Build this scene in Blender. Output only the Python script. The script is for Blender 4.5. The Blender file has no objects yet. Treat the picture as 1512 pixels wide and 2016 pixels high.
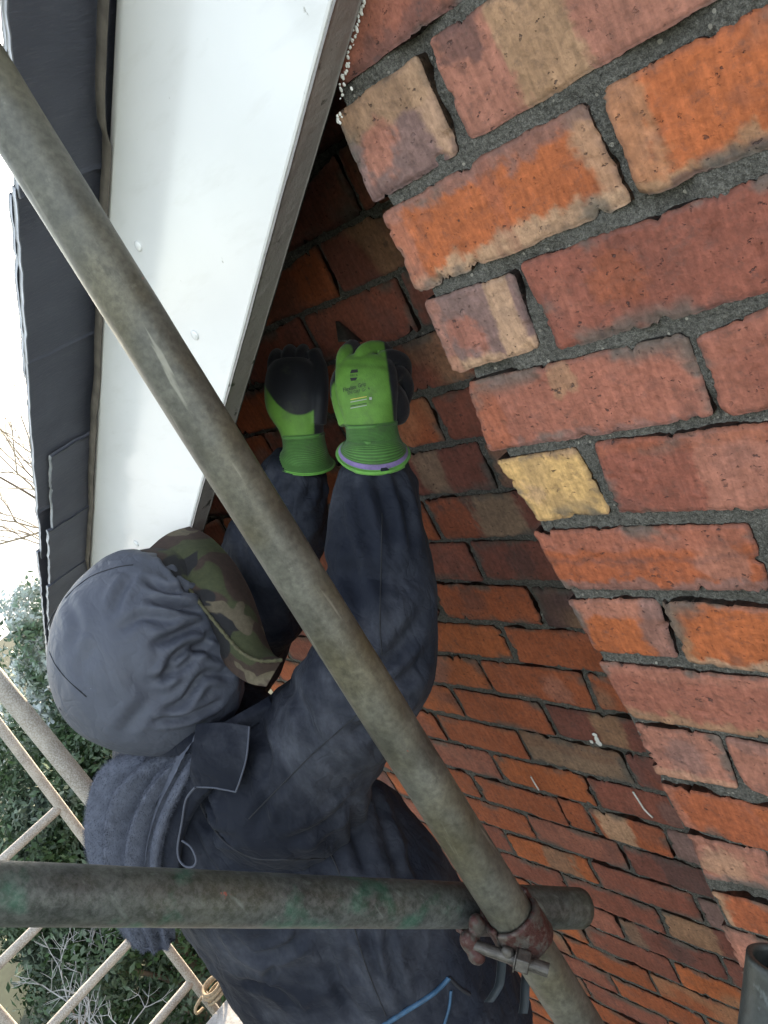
import bpy, bmesh, math, random
import numpy as np
from mathutils import Matrix, Vector

# ---------------------------------------------------------------- camera, sky, sun, exposure
scene = bpy.context.scene
R = np.array([[0.6352362773, 0.6298529471, -0.4469453401],
              [-0.0500685997, -0.5439039097, -0.8376524771],
              [-0.7706931992, 0.5544851685, -0.3139716397]])      # rows: right, down, forward
C = np.array([0.5686323667, -0.5752099534, -0.0940418992])
F = 1600.0
cam_d = bpy.data.cameras.new('camera'); cam = bpy.data.objects.new('camera', cam_d)
scene.collection.objects.link(cam); scene.camera = cam
cam_d.sensor_fit = 'VERTICAL'; cam_d.sensor_height = 24.0; cam_d.lens = F / 2016 * 24.0
cam_d.clip_start = 0.02; cam_d.clip_end = 800
M = Matrix.Identity(4)
for i in range(3):
    M[i][0] = R[0][i]; M[i][1] = -R[1][i]; M[i][2] = -R[2][i]; M[i][3] = C[i]
cam.matrix_world = M

SUN_DIR = np.array([-0.70, 0.68, 0.20]); SUN_DIR /= np.linalg.norm(SUN_DIR)   # towards the sun
world = bpy.data.worlds.new('World'); scene.world = world; world.use_nodes = True
wn = world.node_tree; wn.nodes.clear()
sky = wn.nodes.new('ShaderNodeTexSky'); sky.sky_type = 'NISHITA'; sky.sun_disc = False
sky.sun_elevation = math.asin(SUN_DIR[2]); sky.sun_rotation = math.atan2(SUN_DIR[0], SUN_DIR[1])
sky.air_density = 1.0; sky.dust_density = 1.2; sky.ozone_density = 1.0
hs = wn.nodes.new('ShaderNodeHueSaturation'); hs.inputs['Saturation'].default_value = 0.45
bg = wn.nodes.new('ShaderNodeBackground'); bg.inputs[1].default_value = 0.15
wo = wn.nodes.new('ShaderNodeOutputWorld')
wn.links.new(sky.outputs[0], hs.inputs['Color']); wn.links.new(hs.outputs[0], bg.inputs[0]); wn.links.new(bg.outputs[0], wo.inputs[0])
sd = bpy.data.lights.new('sun', 'SUN'); sd.energy = 3.5; sd.angle = math.radians(0.5); sd.color = (1, 0.80, 0.55)
so = bpy.data.objects.new('sun', sd); scene.collection.objects.link(so)
so.rotation_euler = Vector(SUN_DIR).to_track_quat('Z', 'Y').to_euler()
scene.view_settings.view_transform = 'Standard'; scene.view_settings.look = 'None'
scene.view_settings.gamma = 1.0; scene.view_settings.exposure = 2.6
scene.cycles.max_bounces = 6; scene.cycles.diffuse_bounces = 3; scene.cycles.glossy_bounces = 2; scene.cycles.transmission_bounces = 2; scene.cycles.caustics_reflective = False; scene.cycles.caustics_refractive = False

# ---------------------------------------------------------------- helpers
COL = scene.collection
rng = np.random.default_rng(7); random.seed(7)

def ray(px):
    return R.T @ np.array([(px[0] - 756) / F, (px[1] - 1008) / F, 1.0])
def PY(px, y):
    d = ray(px); return C + d * (y - C[1]) / d[1]
def PD(px, py, dep):
    return C + ray((px, py)) * dep
def PZ(px, z):
    d = ray(px); return C + d * (z - C[2]) / d[2]

def _h(ix, iy, iz, s):
    with np.errstate(over='ignore'):
        n = (ix.astype(np.uint32) * np.uint32(374761393) + iy.astype(np.uint32) * np.uint32(668265263)
             + iz.astype(np.uint32) * np.uint32(2246822519) + np.uint32((s * 3266489917) & 0xffffffff))
        n = (n ^ (n >> np.uint32(13))) * np.uint32(1274126177)
        n = n ^ (n >> np.uint32(16))
    return (n & np.uint32(0xffffff)).astype(np.float64) / 0xffffff
def vnoise(p, s=0):
    p = np.asarray(p, float); i = np.floor(p).astype(np.int64); f = p - i; f = f * f * (3 - 2 * f)
    i = i + 100000
    r = 0
    for dx in (0, 1):
        for dy in (0, 1):
            for dz in (0, 1):
                w = (f[:, 0] if dx else 1 - f[:, 0]) * (f[:, 1] if dy else 1 - f[:, 1]) * (f[:, 2] if dz else 1 - f[:, 2])
                r = r + w * _h(i[:, 0] + dx, i[:, 1] + dy, i[:, 2] + dz, s)
    return r * 2 - 1
def fbm(p, s=0, o=4, g=0.5):
    p = np.asarray(p, float); r = 0; a = 1; t = 0
    for k in range(o):
        r = r + a * vnoise(p * (2.03 ** k) + 17.3 * k, s + k); t += a; a *= g
    return r / t
def sm(a, b, x):
    t = np.clip((x - a) / (b - a), 0, 1); return t * t * (3 - 2 * t)

def mesh_from(name, V, Fc, cols=None, smooth=True):
    me = bpy.data.meshes.new(name)
    V = np.asarray(V, float)
    if isinstance(Fc, np.ndarray):
        n, k = Fc.shape
        me.vertices.add(len(V)); me.vertices.foreach_set('co', V.ravel())
        me.loops.add(n * k); me.loops.foreach_set('vertex_index', Fc.ravel().astype(np.int32))
        me.polygons.add(n); me.polygons.foreach_set('loop_start', np.arange(0, n * k, k, dtype=np.int32))
        me.polygons.foreach_set('loop_total', np.full(n, k, dtype=np.int32))
        me.update(calc_edges=True); me.validate()
    else:
        me.from_pydata([tuple(v) for v in V], [], [tuple(f) for f in Fc]); me.update()
    if smooth:
        me.polygons.foreach_set('use_smooth', np.ones(len(me.polygons), bool))
    if cols is not None:
        a = me.color_attributes.new('Col', 'FLOAT_COLOR', 'POINT')
        c4 = np.ones((len(V), 4)); c4[:, :3] = cols; a.data.foreach_set('color', c4.ravel())
    return me
def put(name, me, mat=None, parent=None):
    o = bpy.data.objects.new(name, me); COL.objects.link(o)
    if mat is not None: me.materials.clear(); me.materials.append(mat)
    if parent is not None:
        o.parent = parent; o.matrix_parent_inverse = world_of(parent).inverted()
    return o
def world_of(o):
    m = o.matrix_basis.copy()
    if o.parent: m = world_of(o.parent) @ o.matrix_parent_inverse @ m
    return m
def tag(o, label, cat, group=None, kind=None):
    if label: o['label'] = label
    if cat: o['category'] = cat
    if group: o['group'] = group
    if kind: o['kind'] = kind
    return o
def empty(name, loc, label, cat, group=None):
    o = bpy.data.objects.new(name, None); COL.objects.link(o); o.location = loc; o.empty_display_size = 0.1
    return tag(o, label, cat, group)

def grid_faces(nu, nv, wrap=False, off=0):
    i = np.arange(nu if wrap else nu - 1)[:, None]; j = np.arange(nv - 1)[None, :]
    a = i * nv + j; b = ((i + 1) % nu) * nv + j
    return np.stack([a, b, b + 1, a + 1], -1).reshape(-1, 4) + off
def catmull(P, n):
    P = np.asarray(P, float); m = len(P); t = np.linspace(0, m - 1, n); i = np.clip(t.astype(int), 0, m - 2); u = (t - i)[:, None]
    p0 = P[np.clip(i - 1, 0, m - 1)]; p1 = P[i]; p2 = P[i + 1]; p3 = P[np.clip(i + 2, 0, m - 1)]
    return 0.5 * ((2 * p1) + (-p0 + p2) * u + (2 * p0 - 5 * p1 + 4 * p2 - p3) * u * u + (-p0 + 3 * p1 - 3 * p2 + p3) * u ** 3)
def frames(P, ref=None):
    T = np.gradient(P, axis=0); T /= np.linalg.norm(T, axis=1)[:, None] + 1e-12
    if ref is None: ref = np.array([0.3, 0.2, 1.0]) if abs(T[0][2]) < 0.9 else np.array([1.0, 0.1, 0])
    n = ref - T[0] * (T[0] @ ref); n /= np.linalg.norm(n)
    A = [n]
    for k in range(1, len(P)):
        n = A[-1] - T[k] * (T[k] @ A[-1]); n /= np.linalg.norm(n); A.append(n)
    A = np.array(A); Bn = np.cross(T, A); return T, A, Bn
def loft(pts, rad, n=24, m=24, disp=None, ref=None, cap=True, round_caps=True):
    """pts Kx3, rad Kx2 (or K) -> V,F ; disp(s,theta,P)->offset"""
    P = catmull(pts, n); rad = np.asarray(rad, float)
    if rad.ndim == 1: rad = np.stack([rad, rad], 1)
    Rr = catmull(rad, n); T, A, Bn = frames(P, ref)
    th = np.linspace(0, 2 * math.pi, m, endpoint=False)
    d = np.cos(th)[None, :, None] * A[:, None, :] * Rr[:, None, :1] + np.sin(th)[None, :, None] * Bn[:, None, :] * Rr[:, None, 1:]
    V = P[:, None, :] + d
    if disp is not None:
        S = np.repeat(np.linspace(0, 1, n)[:, None], m, 1); TH = np.repeat(th[None, :], n, 0)
        dn = d / (np.linalg.norm(d, axis=2)[:, :, None] + 1e-9)
        V = V + dn * disp(S.ravel(), TH.ravel(), V.reshape(-1, 3)).reshape(n, m)[:, :, None]
    V = V.reshape(-1, 3)
    i = np.arange(n - 1)[:, None]; j = np.arange(m)[None, :]
    a = i * m + j; b = i * m + (j + 1) % m
    Fq = np.stack([a, b, b + m, a + m], -1).reshape(-1, 4)
    faces = [tuple(f) for f in Fq]
    if cap:
        V = np.vstack([V, P[0], P[-1]]); c0, c1 = n * m, n * m + 1
        for k in range(m):
            faces.append((c0, (k + 1) % m, k)); faces.append((c1, (n - 1) * m + k, (n - 1) * m + (k + 1) % m))
    return V, faces
def merge(parts):
    V = []; Fc = []; o = 0
    for v, f in parts:
        V.append(np.asarray(v)); Fc += [tuple(int(q) + o for q in t) for t in f]; o += len(v)
    return np.vstack(V), Fc
def ellipsoid(c, r, n=20, m=28, rot=None):
    ph = np.linspace(0.02, math.pi - 0.02, n); th = np.linspace(0, 2 * math.pi, m, endpoint=False)
    d = np.stack([np.sin(ph)[:, None] * np.cos(th), np.sin(ph)[:, None] * np.sin(th), np.repeat(np.cos(ph)[:, None], m, 1)], -1)
    V = (d * np.array(r)).reshape(-1, 3)
    if rot is not None: V = V @ np.array(rot).T
    V = V + np.array(c)
    i = np.arange(n - 1)[:, None]; j = np.arange(m)[None, :]
    a = i * m + j; b = i * m + (j + 1) % m
    faces = [tuple(f) for f in np.stack([a, a + m, b + m, b], -1).reshape(-1, 4)]
    faces.append(tuple(range(m))); faces.append(tuple(range((n - 1) * m, n * m))[::-1])
    return V, faces
def box(c, s, rot=None):
    V = np.array([(x, y, z) for x in (-.5, .5) for y in (-.5, .5) for z in (-.5, .5)]) * np.array(s)
    if rot is not None: V = V @ np.array(rot).T
    return V + np.array(c), [(0, 1, 3, 2), (4, 6, 7, 5), (0, 4, 5, 1), (2, 3, 7, 6), (0, 2, 6, 4), (1, 5, 7, 3)]
def remesh(V, Fc, voxel, smooth_it=3):
    me = mesh_from('tmp', V, Fc); o = bpy.data.objects.new('tmp', me); COL.objects.link(o)
    r = o.modifiers.new('r', 'REMESH'); r.mode = 'VOXEL'; r.voxel_size = voxel
    if smooth_it:
        s = o.modifiers.new('s', 'SMOOTH'); s.iterations = smooth_it; s.factor = 0.5
    dg = bpy.context.evaluated_depsgraph_get(); ev = o.evaluated_get(dg); m2 = bpy.data.meshes.new_from_object(ev)
    bpy.data.objects.remove(o); bpy.data.meshes.remove(me)
    m2.polygons.foreach_set('use_smooth', np.ones(len(m2.polygons), bool))
    return m2
def getV(me):
    a = np.empty(len(me.vertices) * 3); me.vertices.foreach_get('co', a); return a.reshape(-1, 3)
def getN(me):
    a = np.empty(len(me.vertices) * 3); me.vertices.foreach_get('normal', a); return a.reshape(-1, 3)
def setV(me, V):
    me.vertices.foreach_set('co', V.ravel()); me.update()
def setcol(me, c):
    a = me.color_attributes.new('Col', 'FLOAT_COLOR', 'POINT') if 'Col' not in me.color_attributes else me.color_attributes['Col']
    c4 = np.ones((len(me.vertices), 4)); c4[:, :3] = c; a.data.foreach_set('color', c4.ravel())
def patch(ctrl, nu, nv):
    """ctrl[i][j]=(px,py,depth) -> interpolated world grid nu x nv"""
    G = np.array([[PD(*c) for c in row] for row in ctrl])
    G = np.stack([catmull(G[i], nv) for i in range(len(G))])
    return np.stack([catmull(G[:, j], nu) for j in range(nv)], 1)
def sheet(G, thick, away=None):
    """closed thick sheet from a grid; the second face lies away from the camera"""
    nu, nv, _ = G.shape
    du = np.gradient(G, axis=0); dv = np.gradient(G, axis=1); N = np.cross(du, dv); N /= np.linalg.norm(N, axis=2)[:, :, None] + 1e-12
    s = np.sign(((C - G) * N).sum(-1).mean()); N = N * s
    Bk = G - N * thick
    V = np.vstack([G.reshape(-1, 3), Bk.reshape(-1, 3)]); n = nu * nv
    f1 = grid_faces(nu, nv); f2 = grid_faces(nu, nv, off=n)[:, ::-1]
    if s < 0: f1 = f1[:, ::-1]; f2 = f2[:, ::-1]
    rim = [(i * nv) for i in range(nu)] + [((nu - 1) * nv + j) for j in range(1, nv)] + [(i * nv + nv - 1) for i in range(nu - 2, -1, -1)] + [j for j in range(nv - 2, 0, -1)]
    rim = np.array(rim); r2 = np.roll(rim, -1)
    f3 = np.stack([rim, rim + n, r2 + n, r2], -1)
    return V, np.vstack([f1, f2, f3]), N

# ---------------------------------------------------------------- materials
class NT:
    def __init__(s, name):
        s.m = bpy.data.materials.new(name); s.m.use_nodes = True; s.t = s.m.node_tree; s.t.nodes.clear()
        s.out = s.t.nodes.new('ShaderNodeOutputMaterial'); s.b = s.t.nodes.new('ShaderNodeBsdfPrincipled')
        s.t.links.new(s.b.outputs[0], s.out.inputs[0]); s.tc = s.t.nodes.new('ShaderNodeTexCoord').outputs['Object']
    def n(s, typ, **kw):
        x = s.t.nodes.new(typ)
        for k, v in kw.items(): setattr(x, k, v)
        return x
    def link(s, a, b): s.t.links.new(a, b)
    def setp(s, **kw):
        for k, v in kw.items():
            k = k.replace('_', ' ')
            if hasattr(v, 'is_output'): s.link(v, s.b.inputs[k])
            else: s.b.inputs[k].default_value = v
    def mapping(s, scale=(1, 1, 1), rot=(0, 0, 0), src=None):
        x = s.n('ShaderNodeMapping'); x.inputs['Scale'].default_value = scale; x.inputs['Rotation'].default_value = rot
        s.link(src or s.tc, x.inputs[0]); return x.outputs[0]
    def noise(s, scale, detail=4, rough=0.55, vec=None, dist=0.0):
        x = s.n('ShaderNodeTexNoise'); x.inputs['Scale'].default_value = scale; x.inputs['Detail'].default_value = detail
        x.inputs['Roughness'].default_value = rough; x.inputs['Distortion'].default_value = dist
        s.link(vec or s.tc, x.inputs['Vector']); return x.outputs['Fac']
    def voro(s, scale, vec=None, feature='F1'):
        x = s.n('ShaderNodeTexVoronoi', feature=feature); x.inputs['Scale'].default_value = scale; s.link(vec or s.tc, x.inputs['Vector']); return x
    def ramp(s, fac, stops):
        x = s.n('ShaderNodeValToRGB'); e = x.color_ramp.elements
        while len(e) < len(stops): e.new(0.5)
        for k, (p, c) in enumerate(stops):
            e[k].position = p; e[k].color = (c, c, c, 1) if not hasattr(c, '__len__') else (*c, 1)
        s.link(fac, x.inputs[0]); return x.outputs[0]
    def mix(s, fac, a, b, mode='MIX'):
        x = s.n('ShaderNodeMix', data_type='RGBA', blend_type=mode)
        for sock, v in ((x.inputs[0], fac), (x.inputs[6], a), (x.inputs[7], b)):
            if hasattr(v, 'is_output'): s.link(v, sock)
            elif hasattr(v, '__len__'): sock.default_value = (*v, 1)
            else: sock.default_value = v
        return x.outputs[2]
    def math(s, op, a, b=0.0):
        x = s.n('ShaderNodeMath', operation=op)
        for sock, v in ((x.inputs[0], a), (x.inputs[1], b)):
            if hasattr(v, 'is_output'): s.link(v, sock)
            else: sock.default_value = v
        return x.outputs[0]
    def bump(s, h, strength=0.3, dist=0.002, normal=None):
        x = s.n('ShaderNodeBump'); x.inputs['Strength'].default_value = strength; x.inputs['Distance'].default_value = dist
        s.link(h, x.inputs['Height'])
        if normal is not None: s.link(normal, x.inputs['Normal'])
        return x.outputs[0]
    def col(s):
        return s.n('ShaderNodeAttribute', attribute_name='Col').outputs['Color']

def mat_brick():
    t = NT('brick'); c = t.col()
    n1 = t.noise(140, 5, 0.65); n2 = t.noise(38, 4, 0.6); n3 = t.noise(11, 3, 0.5)
    c = t.mix(1.0, c, t.ramp(n2, [(0.3, 0.88), (0.7, 1.16)]), 'MULTIPLY')
    c = t.mix(1.0, c, t.ramp(n1, [(0.35, 0.80), (0.65, 1.20)]), 'MULTIPLY')
    drag = t.noise(210, 3, 0.6, t.mapping((1, 1, 0.12), (0, 0.25, 0))); c = t.mix(1.0, c, t.ramp(drag, [(0.35, 0.86), (0.65, 1.12)]), 'MULTIPLY')
    sp = t.ramp(t.noise(135, 3, 0.6, t.mapping((1, 1, 1.5), (0.3, 0.6, 0.2))), [(0.645, 0.0), (0.70, 1.0)])
    gate = t.ramp(t.noise(24, 2), [(0.40, 0.15), (0.56, 1.0)])
    c = t.mix(t.math('MULTIPLY', t.math('MULTIPLY', sp, gate), 0.75), c, (0.045, 0.03, 0.03))
    soot = t.ramp(t.noise(26, 5, 0.75), [(0.61, 0.0), (0.70, 0.6)])
    c = t.mix(soot, c, (0.07, 0.05, 0.048))
    gr = t.ramp(t.noise(58, 6, 0.8, t.mapping((1, 1, 1.3), (0.2, 0.4, 0.9))), [(0.53, 0.0), (0.66, 0.40)]); c = t.mix(gr, c, (0.10, 0.062, 0.050))
    h = t.math('ADD', t.math('MULTIPLY', n1, 0.5), t.math('MULTIPLY', n2, 0.9)); h = t.math('SUBTRACT', h, t.math('MULTIPLY', t.math('MULTIPLY', sp, gate), 0.6))
    t.setp(Base_Color=c, Roughness=t.ramp(n3, [(0.3, 0.62), (0.7, 0.85)]), Normal=t.bump(h, 0.9, 0.0026))
    t.b.inputs['Specular IOR Level'].default_value = 0.3
    return t.m
def mat_mortar():
    t = NT('mortar'); n1 = t.noise(22, 6, 0.7); n2 = t.noise(900, 2, 0.6)
    c = t.mix(n1, (0.085, 0.081, 0.070), (0.185, 0.175, 0.152))
    c = t.mix(1.0, c, t.ramp(n2, [(0.35, 0.62), (0.68, 1.35)]), 'MULTIPLY')
    n4 = t.noise(240, 4, 0.7); c = t.mix(1.0, c, t.ramp(n4, [(0.34, 0.5), (0.66, 1.45)]), 'MULTIPLY')
    v = t.voro(150); g = t.math('MULTIPLY', t.math('LESS_THAN', v.outputs['Distance'], 0.26), t.ramp(v.outputs['Color'], [(0.74, 0.0), (0.78, 1.0)]))
    c = t.mix(g, c, t.mix(v.outputs['Color'], (0.045, 0.043, 0.04), (0.40, 0.37, 0.31)))
    v2 = t.voro(75); g2 = t.math('MULTIPLY', t.math('LESS_THAN', v2.outputs['Distance'], 0.16), t.ramp(v2.outputs['Color'], [(0.9, 0.0), (0.92, 1.0)]))
    c = t.mix(g2, c, (0.65, 0.62, 0.55))
    t.setp(Base_Color=c, Roughness=0.95, Normal=t.bump(t.math('ADD', t.math('MULTIPLY', n4, 1.6), t.math('MULTIPLY', g, 0.5)), 1.0, 0.004)); t.b.inputs['Specular IOR Level'].default_value = 0.2
    return t.m
def mat_plain(name, c, rough=0.6, var=0.25, scale=20, bump=0.0, bscale=200, metal=0.0, spec=0.5):
    t = NT(name); n = t.noise(scale, 5, 0.6)
    lo = tuple(x * (1 - var) for x in c); hi = tuple(min(1, x * (1 + var)) for x in c)
    t.setp(Base_Color=t.mix(t.ramp(n, [(0.3, 0.0), (0.7, 1.0)]), lo, hi), Roughness=rough, Metallic=metal)
    t.b.inputs['Specular IOR Level'].default_value = spec
    if bump: t.setp(Normal=t.bump(t.noise(bscale, 4, 0.6), bump, 0.002))
    return t.m
def mat_pvc():
    t = NT('white_upvc'); n = t.noise(6, 4)
    c = t.mix(t.ramp(n, [(0.35, 0.0), (0.7, 1.0)]), (0.80, 0.80, 0.79), (0.84, 0.84, 0.83))
    sp = t.ramp(t.noise(70, 5, 0.7, t.mapping((1, 1, 0.6))), [(0.70, 0.0), (0.76, 0.8)])
    c = t.mix(sp, c, (0.25, 0.23, 0.19))
    st = t.ramp(t.noise(45, 4, 0.6, t.mapping((0.25, 1, 1), (0, 0.53, 0))), [(0.55, 0.0), (0.8, 0.18)])
    c = t.mix(st, c, (0.5, 0.48, 0.42))
    t.setp(Base_Color=c, Roughness=0.16, Normal=t.bump(t.noise(9, 2), 0.06, 0.004)); return t.m
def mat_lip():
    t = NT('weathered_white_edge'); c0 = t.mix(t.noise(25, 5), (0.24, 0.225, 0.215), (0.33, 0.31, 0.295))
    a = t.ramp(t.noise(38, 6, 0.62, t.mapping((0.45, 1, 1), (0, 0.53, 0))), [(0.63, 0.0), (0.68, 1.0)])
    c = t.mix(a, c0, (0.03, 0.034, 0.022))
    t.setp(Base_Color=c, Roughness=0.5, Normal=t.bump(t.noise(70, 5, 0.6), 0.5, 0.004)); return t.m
def mat_slate():
    t = NT('slate'); mp = t.mapping((5, 1, 5), (0, 0, 0.5)); n = t.noise(50, 6, 0.7, mp); n2 = t.noise(9, 4)
    c = t.mix(t.ramp(n2, [(0.3, 0.0), (0.7, 1.0)]), (0.048, 0.053, 0.074), (0.088, 0.094, 0.120))
    c = t.mix(t.ramp(n, [(0.55, 0.0), (0.8, 0.45)]), c, (0.17, 0.17, 0.19))
    c = t.mix(t.col(), c, (0.55, 0.57, 0.60))
    t.setp(Base_Color=c, Roughness=0.55, Normal=t.bump(t.math('ADD', n, t.math('MULTIPLY', n2, 2)), 0.5, 0.003)); return t.m
def mat_frost_tube():
    t = NT('frosted_tube'); n = t.noise(14, 4); n2 = t.noise(260, 4, 0.7)
    c = t.mix(t.ramp(n, [(0.35, 0.0), (0.65, 1.0)]), (0.20, 0.17, 0.14), (0.33, 0.29, 0.24)); c = t.mix(t.ramp(n2, [(0.40, 0.0), (0.66, 0.65)]), c, (0.62, 0.60, 0.57))
    t.setp(Base_Color=c, Roughness=0.6, Normal=t.bump(n2, 0.6, 0.002)); return t.m
def mat_tube(name, base, frost=0.0, green=0.0, edge=None):
    t = NT(name); n = t.noise(22, 6, 0.62); n2 = t.noise(150, 4, 0.65); n3 = t.noise(7, 3)
    c = t.mix(t.ramp(n, [(0.3, 0.0), (0.72, 1.0)]), tuple(x * 0.6 for x in base), tuple(x * 1.35 for x in base))
    c = t.mix(t.ramp(n3, [(0.42, 0.0), (0.62, 0.7)]), c, (base[0] * 1.2, base[1] * 1.05, base[2] * 0.72))
    c = t.mix(1.0, c, t.ramp(n2, [(0.34, 0.72), (0.66, 1.25)]), 'MULTIPLY')
    if green:
        c = t.mix(t.ramp(t.noise(16, 5), [(0.56, 0.0), (0.66, green)]), c, (0.012, 0.10, 0.055))
        c = t.mix(t.ramp(t.noise(60, 5, 0.7), [(0.66, 0.0), (0.72, 0.45)]), c, (0.20, 0.20, 0.175))
    sc = t.ramp(t.noise(90, 3, 0.5, t.mapping((1, 1, 0.06), (0.12, 0.15, 0))), [(0.64, 0.0), (0.70, 0.5)])
    c = t.mix(sc, c, tuple(min(1, x * 3.0) for x in base))
    ce = t.ramp(t.noise(48, 6, 0.75), [(0.62, 0.0), (0.70, 0.45)]); c = t.mix(ce, c, tuple(min(1, x * 2.1) for x in base))
    dkk = t.ramp(t.noise(33, 6, 0.75, t.mapping((1, 1, 0.4))), [(0.30, 0.75), (0.42, 0.0)]); c = t.mix(dkk, c, tuple(x * 0.3 for x in base))
    rd = t.ramp(t.noise(55, 3), [(0.745, 0.0), (0.76, 0.7)]); c = t.mix(rd, c, (0.30, 0.05, 0.025))
    if frost: c = t.mix(t.ramp(t.noise(120, 6, 0.8), [(0.42, 0.0), (0.60, frost)]), c, (0.74, 0.74, 0.73))
    t.setp(Base_Color=c, Roughness=t.ramp(n, [(0.3, 0.36), (0.7, 0.58)]), Metallic=0.3, Normal=t.bump(t.math('ADD', n2, n), 0.35, 0.0012)); return t.m
def mat_rust():
    t = NT('rusty_red_paint'); n = t.noise(60, 5, 0.65)
    c = t.mix(t.ramp(n, [(0.44, 0.0), (0.54, 1.0)]), (0.066, 0.057, 0.049), (0.050, 0.016, 0.013))
    c = t.mix(t.ramp(t.noise(110, 4, 0.6), [(0.55, 0.0), (0.72, 0.8)]), c, (0.13, 0.11, 0.095))
    t.setp(Base_Color=c, Roughness=0.55, Metallic=0.35, Normal=t.bump(t.noise(160, 4, 0.7), 0.7, 0.002)); return t.m
def mat_cloth(name, dark, light, dust, weave=1100, rough=0.72, dscale=7, d0=0.5, sheen=0.25, wrinkle=1.0, spec=0.12):
    t = NT(name); n = t.noise(dscale, 6, 0.65, dist=0.4); n2 = t.noise(28, 5, 0.7, t.mapping((1, 1, 0.35), (0.5, 0.3, 0)))
    c = t.mix(t.ramp(t.noise(3.5, 3), [(0.35, 0.0), (0.65, 1.0)]), dark, light)
    c = t.mix(t.math('MULTIPLY', t.ramp(n, [(d0, 0.0), (d0 + 0.22, 1.0)]), t.ramp(n2, [(0.35, 0.15), (0.7, 0.9)])), c, dust)
    c = t.mix(t.ramp(t.noise(90, 5, 0.75), [(0.70, 0.0), (0.76, 0.5)]), c, tuple(min(1, x * 2.6) for x in dust))
    h = t.math('ADD', t.math('MULTIPLY', t.noise(weave, 2), 0.25), t.noise(75, 4, 0.6))
    rg = t.math('ABSOLUTE', t.math('SUBTRACT', t.noise(16, 3, 0.55, t.mapping((1, 1, 0.5), (0.6, 0.3, 0)), 0.5), 0.5))
    rg2 = t.math('ABSOLUTE', t.math('SUBTRACT', t.noise(38, 2, 0.5, t.mapping((0.6, 1, 1), (0.2, 0.5, 0.3)), 0.4), 0.5))
    cr = t.math('MULTIPLY', t.math('ADD', t.math('MINIMUM', rg, 0.10), t.math('MULTIPLY', t.math('MINIMUM', rg2, 0.09), 0.5)), wrinkle)
    t.setp(Base_Color=c, Roughness=rough, Normal=t.bump(cr, 0.8, 0.03, t.bump(h, 0.35, 0.0014))); t.b.inputs['Sheen Weight'].default_value = sheen; t.b.inputs['Sheen Roughness'].default_value = 0.5
    t.b.inputs['Specular IOR Level'].default_value = spec
    return t.m
def mat_camo():
    t = NT('camouflage_cloth')
    w = t.noise(8.5, 2, 0.4, dist=0.6); w2 = t.noise(11, 2, 0.4, t.mapping((1, 1, 1), (1.1, 0.4, 2)), 0.6); w3 = t.noise(16, 2, 0.4, t.mapping((1, 1, 1), (2.1, 1.4, 0.3)), 0.5)
    c = t.mix(t.ramp(w, [(0.50, 0.0), (0.515, 1.0)]), (0.050, 0.057, 0.024), (0.046, 0.028, 0.021))
    c = t.mix(t.ramp(w2, [(0.56, 0.0), (0.575, 1.0)]), c, (0.013, 0.013, 0.015))
    c = t.mix(t.ramp(w3, [(0.64, 0.0), (0.65, 1.0)]), c, (0.11, 0.09, 0.058))
    c = t.mix(1.0, c, t.ramp(t.noise(120, 4, 0.7), [(0.3, 0.75), (0.7, 1.2)]), 'MULTIPLY')
    t.setp(Base_Color=c, Roughness=0.85, Normal=t.bump(t.noise(500, 3), 0.3, 0.001)); return t.m
def mat_vcol(name, rough=0.6, bump=0.0, bscale=300, sheen=0.0, noise=0.15, spec=0.4):
    t = NT(name); c = t.mix(1.0, t.col(), t.ramp(t.noise(60, 4, 0.6), [(0.3, 1 - noise), (0.7, 1 + noise)]), 'MULTIPLY'); c = t.mix(t.ramp(t.noise(26, 6, 0.7), [(0.56, 0.0), (0.70, 0.45)]), c, (0.05, 0.055, 0.035))
    t.setp(Base_Color=c, Roughness=rough); t.b.inputs['Sheen Weight'].default_value = sheen; t.b.inputs['Specular IOR Level'].default_value = spec
    if bump: t.setp(Normal=t.bump(t.noise(bscale, 4, 0.65), bump, 0.0015))
    return t.m
def mat_leaf(name, a, b, frost, trans=0.25):
    t = NT(name); c = t.mix(t.col(), a, b)
    geo = t.n('ShaderNodeNewGeometry'); s = t.n('ShaderNodeSeparateXYZ'); t.link(geo.outputs['Normal'], s.inputs[0])
    fr = t.math('MULTIPLY', t.ramp(t.noise(3.5, 4), [(0.42, 0.0), (0.6, 1.0)]), frost)
    c = t.mix(fr, c, (0.62, 0.68, 0.68))
    t.setp(Base_Color=c, Roughness=0.6); t.b.inputs['Specular IOR Level'].default_value = 0.25
    return t.m

MB, MM = mat_brick(), mat_mortar()
M_PVC, M_LIP, M_SLATE = mat_pvc(), mat_lip(), mat_slate()
M_TIMBER = mat_plain('dark_timber', (0.032, 0.026, 0.022), 0.8, 0.4, 30, 0.5, 120)
M_FELT = mat_plain('roofing_felt', (0.16, 0.14, 0.12), 0.85, 0.3, 30, 0.4, 150)
M_SEAL = mat_plain('white_sealant', (0.75, 0.73, 0.68), 0.6, 0.15, 60, 0.5, 200)
M_TUBE = mat_tube('galvanised_tube', (0.098, 0.095, 0.077))
M_TUBE_G = mat_tube('green_stained_tube', (0.050, 0.056, 0.050), frost=0.07, green=0.55)
M_TUBE_F = mat_frost_tube()
M_TUBE_D = mat_tube('dark_tube', (0.04, 0.046, 0.046))
M_RUST = mat_rust()
M_STEEL = mat_plain('worn_steel', (0.075, 0.068, 0.06), 0.45, 0.4, 80, 0.4, 250, 0.5)
M_JACKET = mat_cloth('navy_work_cloth', (0.0085, 0.0105, 0.0175), (0.0155, 0.0185, 0.0285), (0.076, 0.081, 0.099), d0=0.42, sheen=0.02, wrinkle=0.5, dscale=5)
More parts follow.
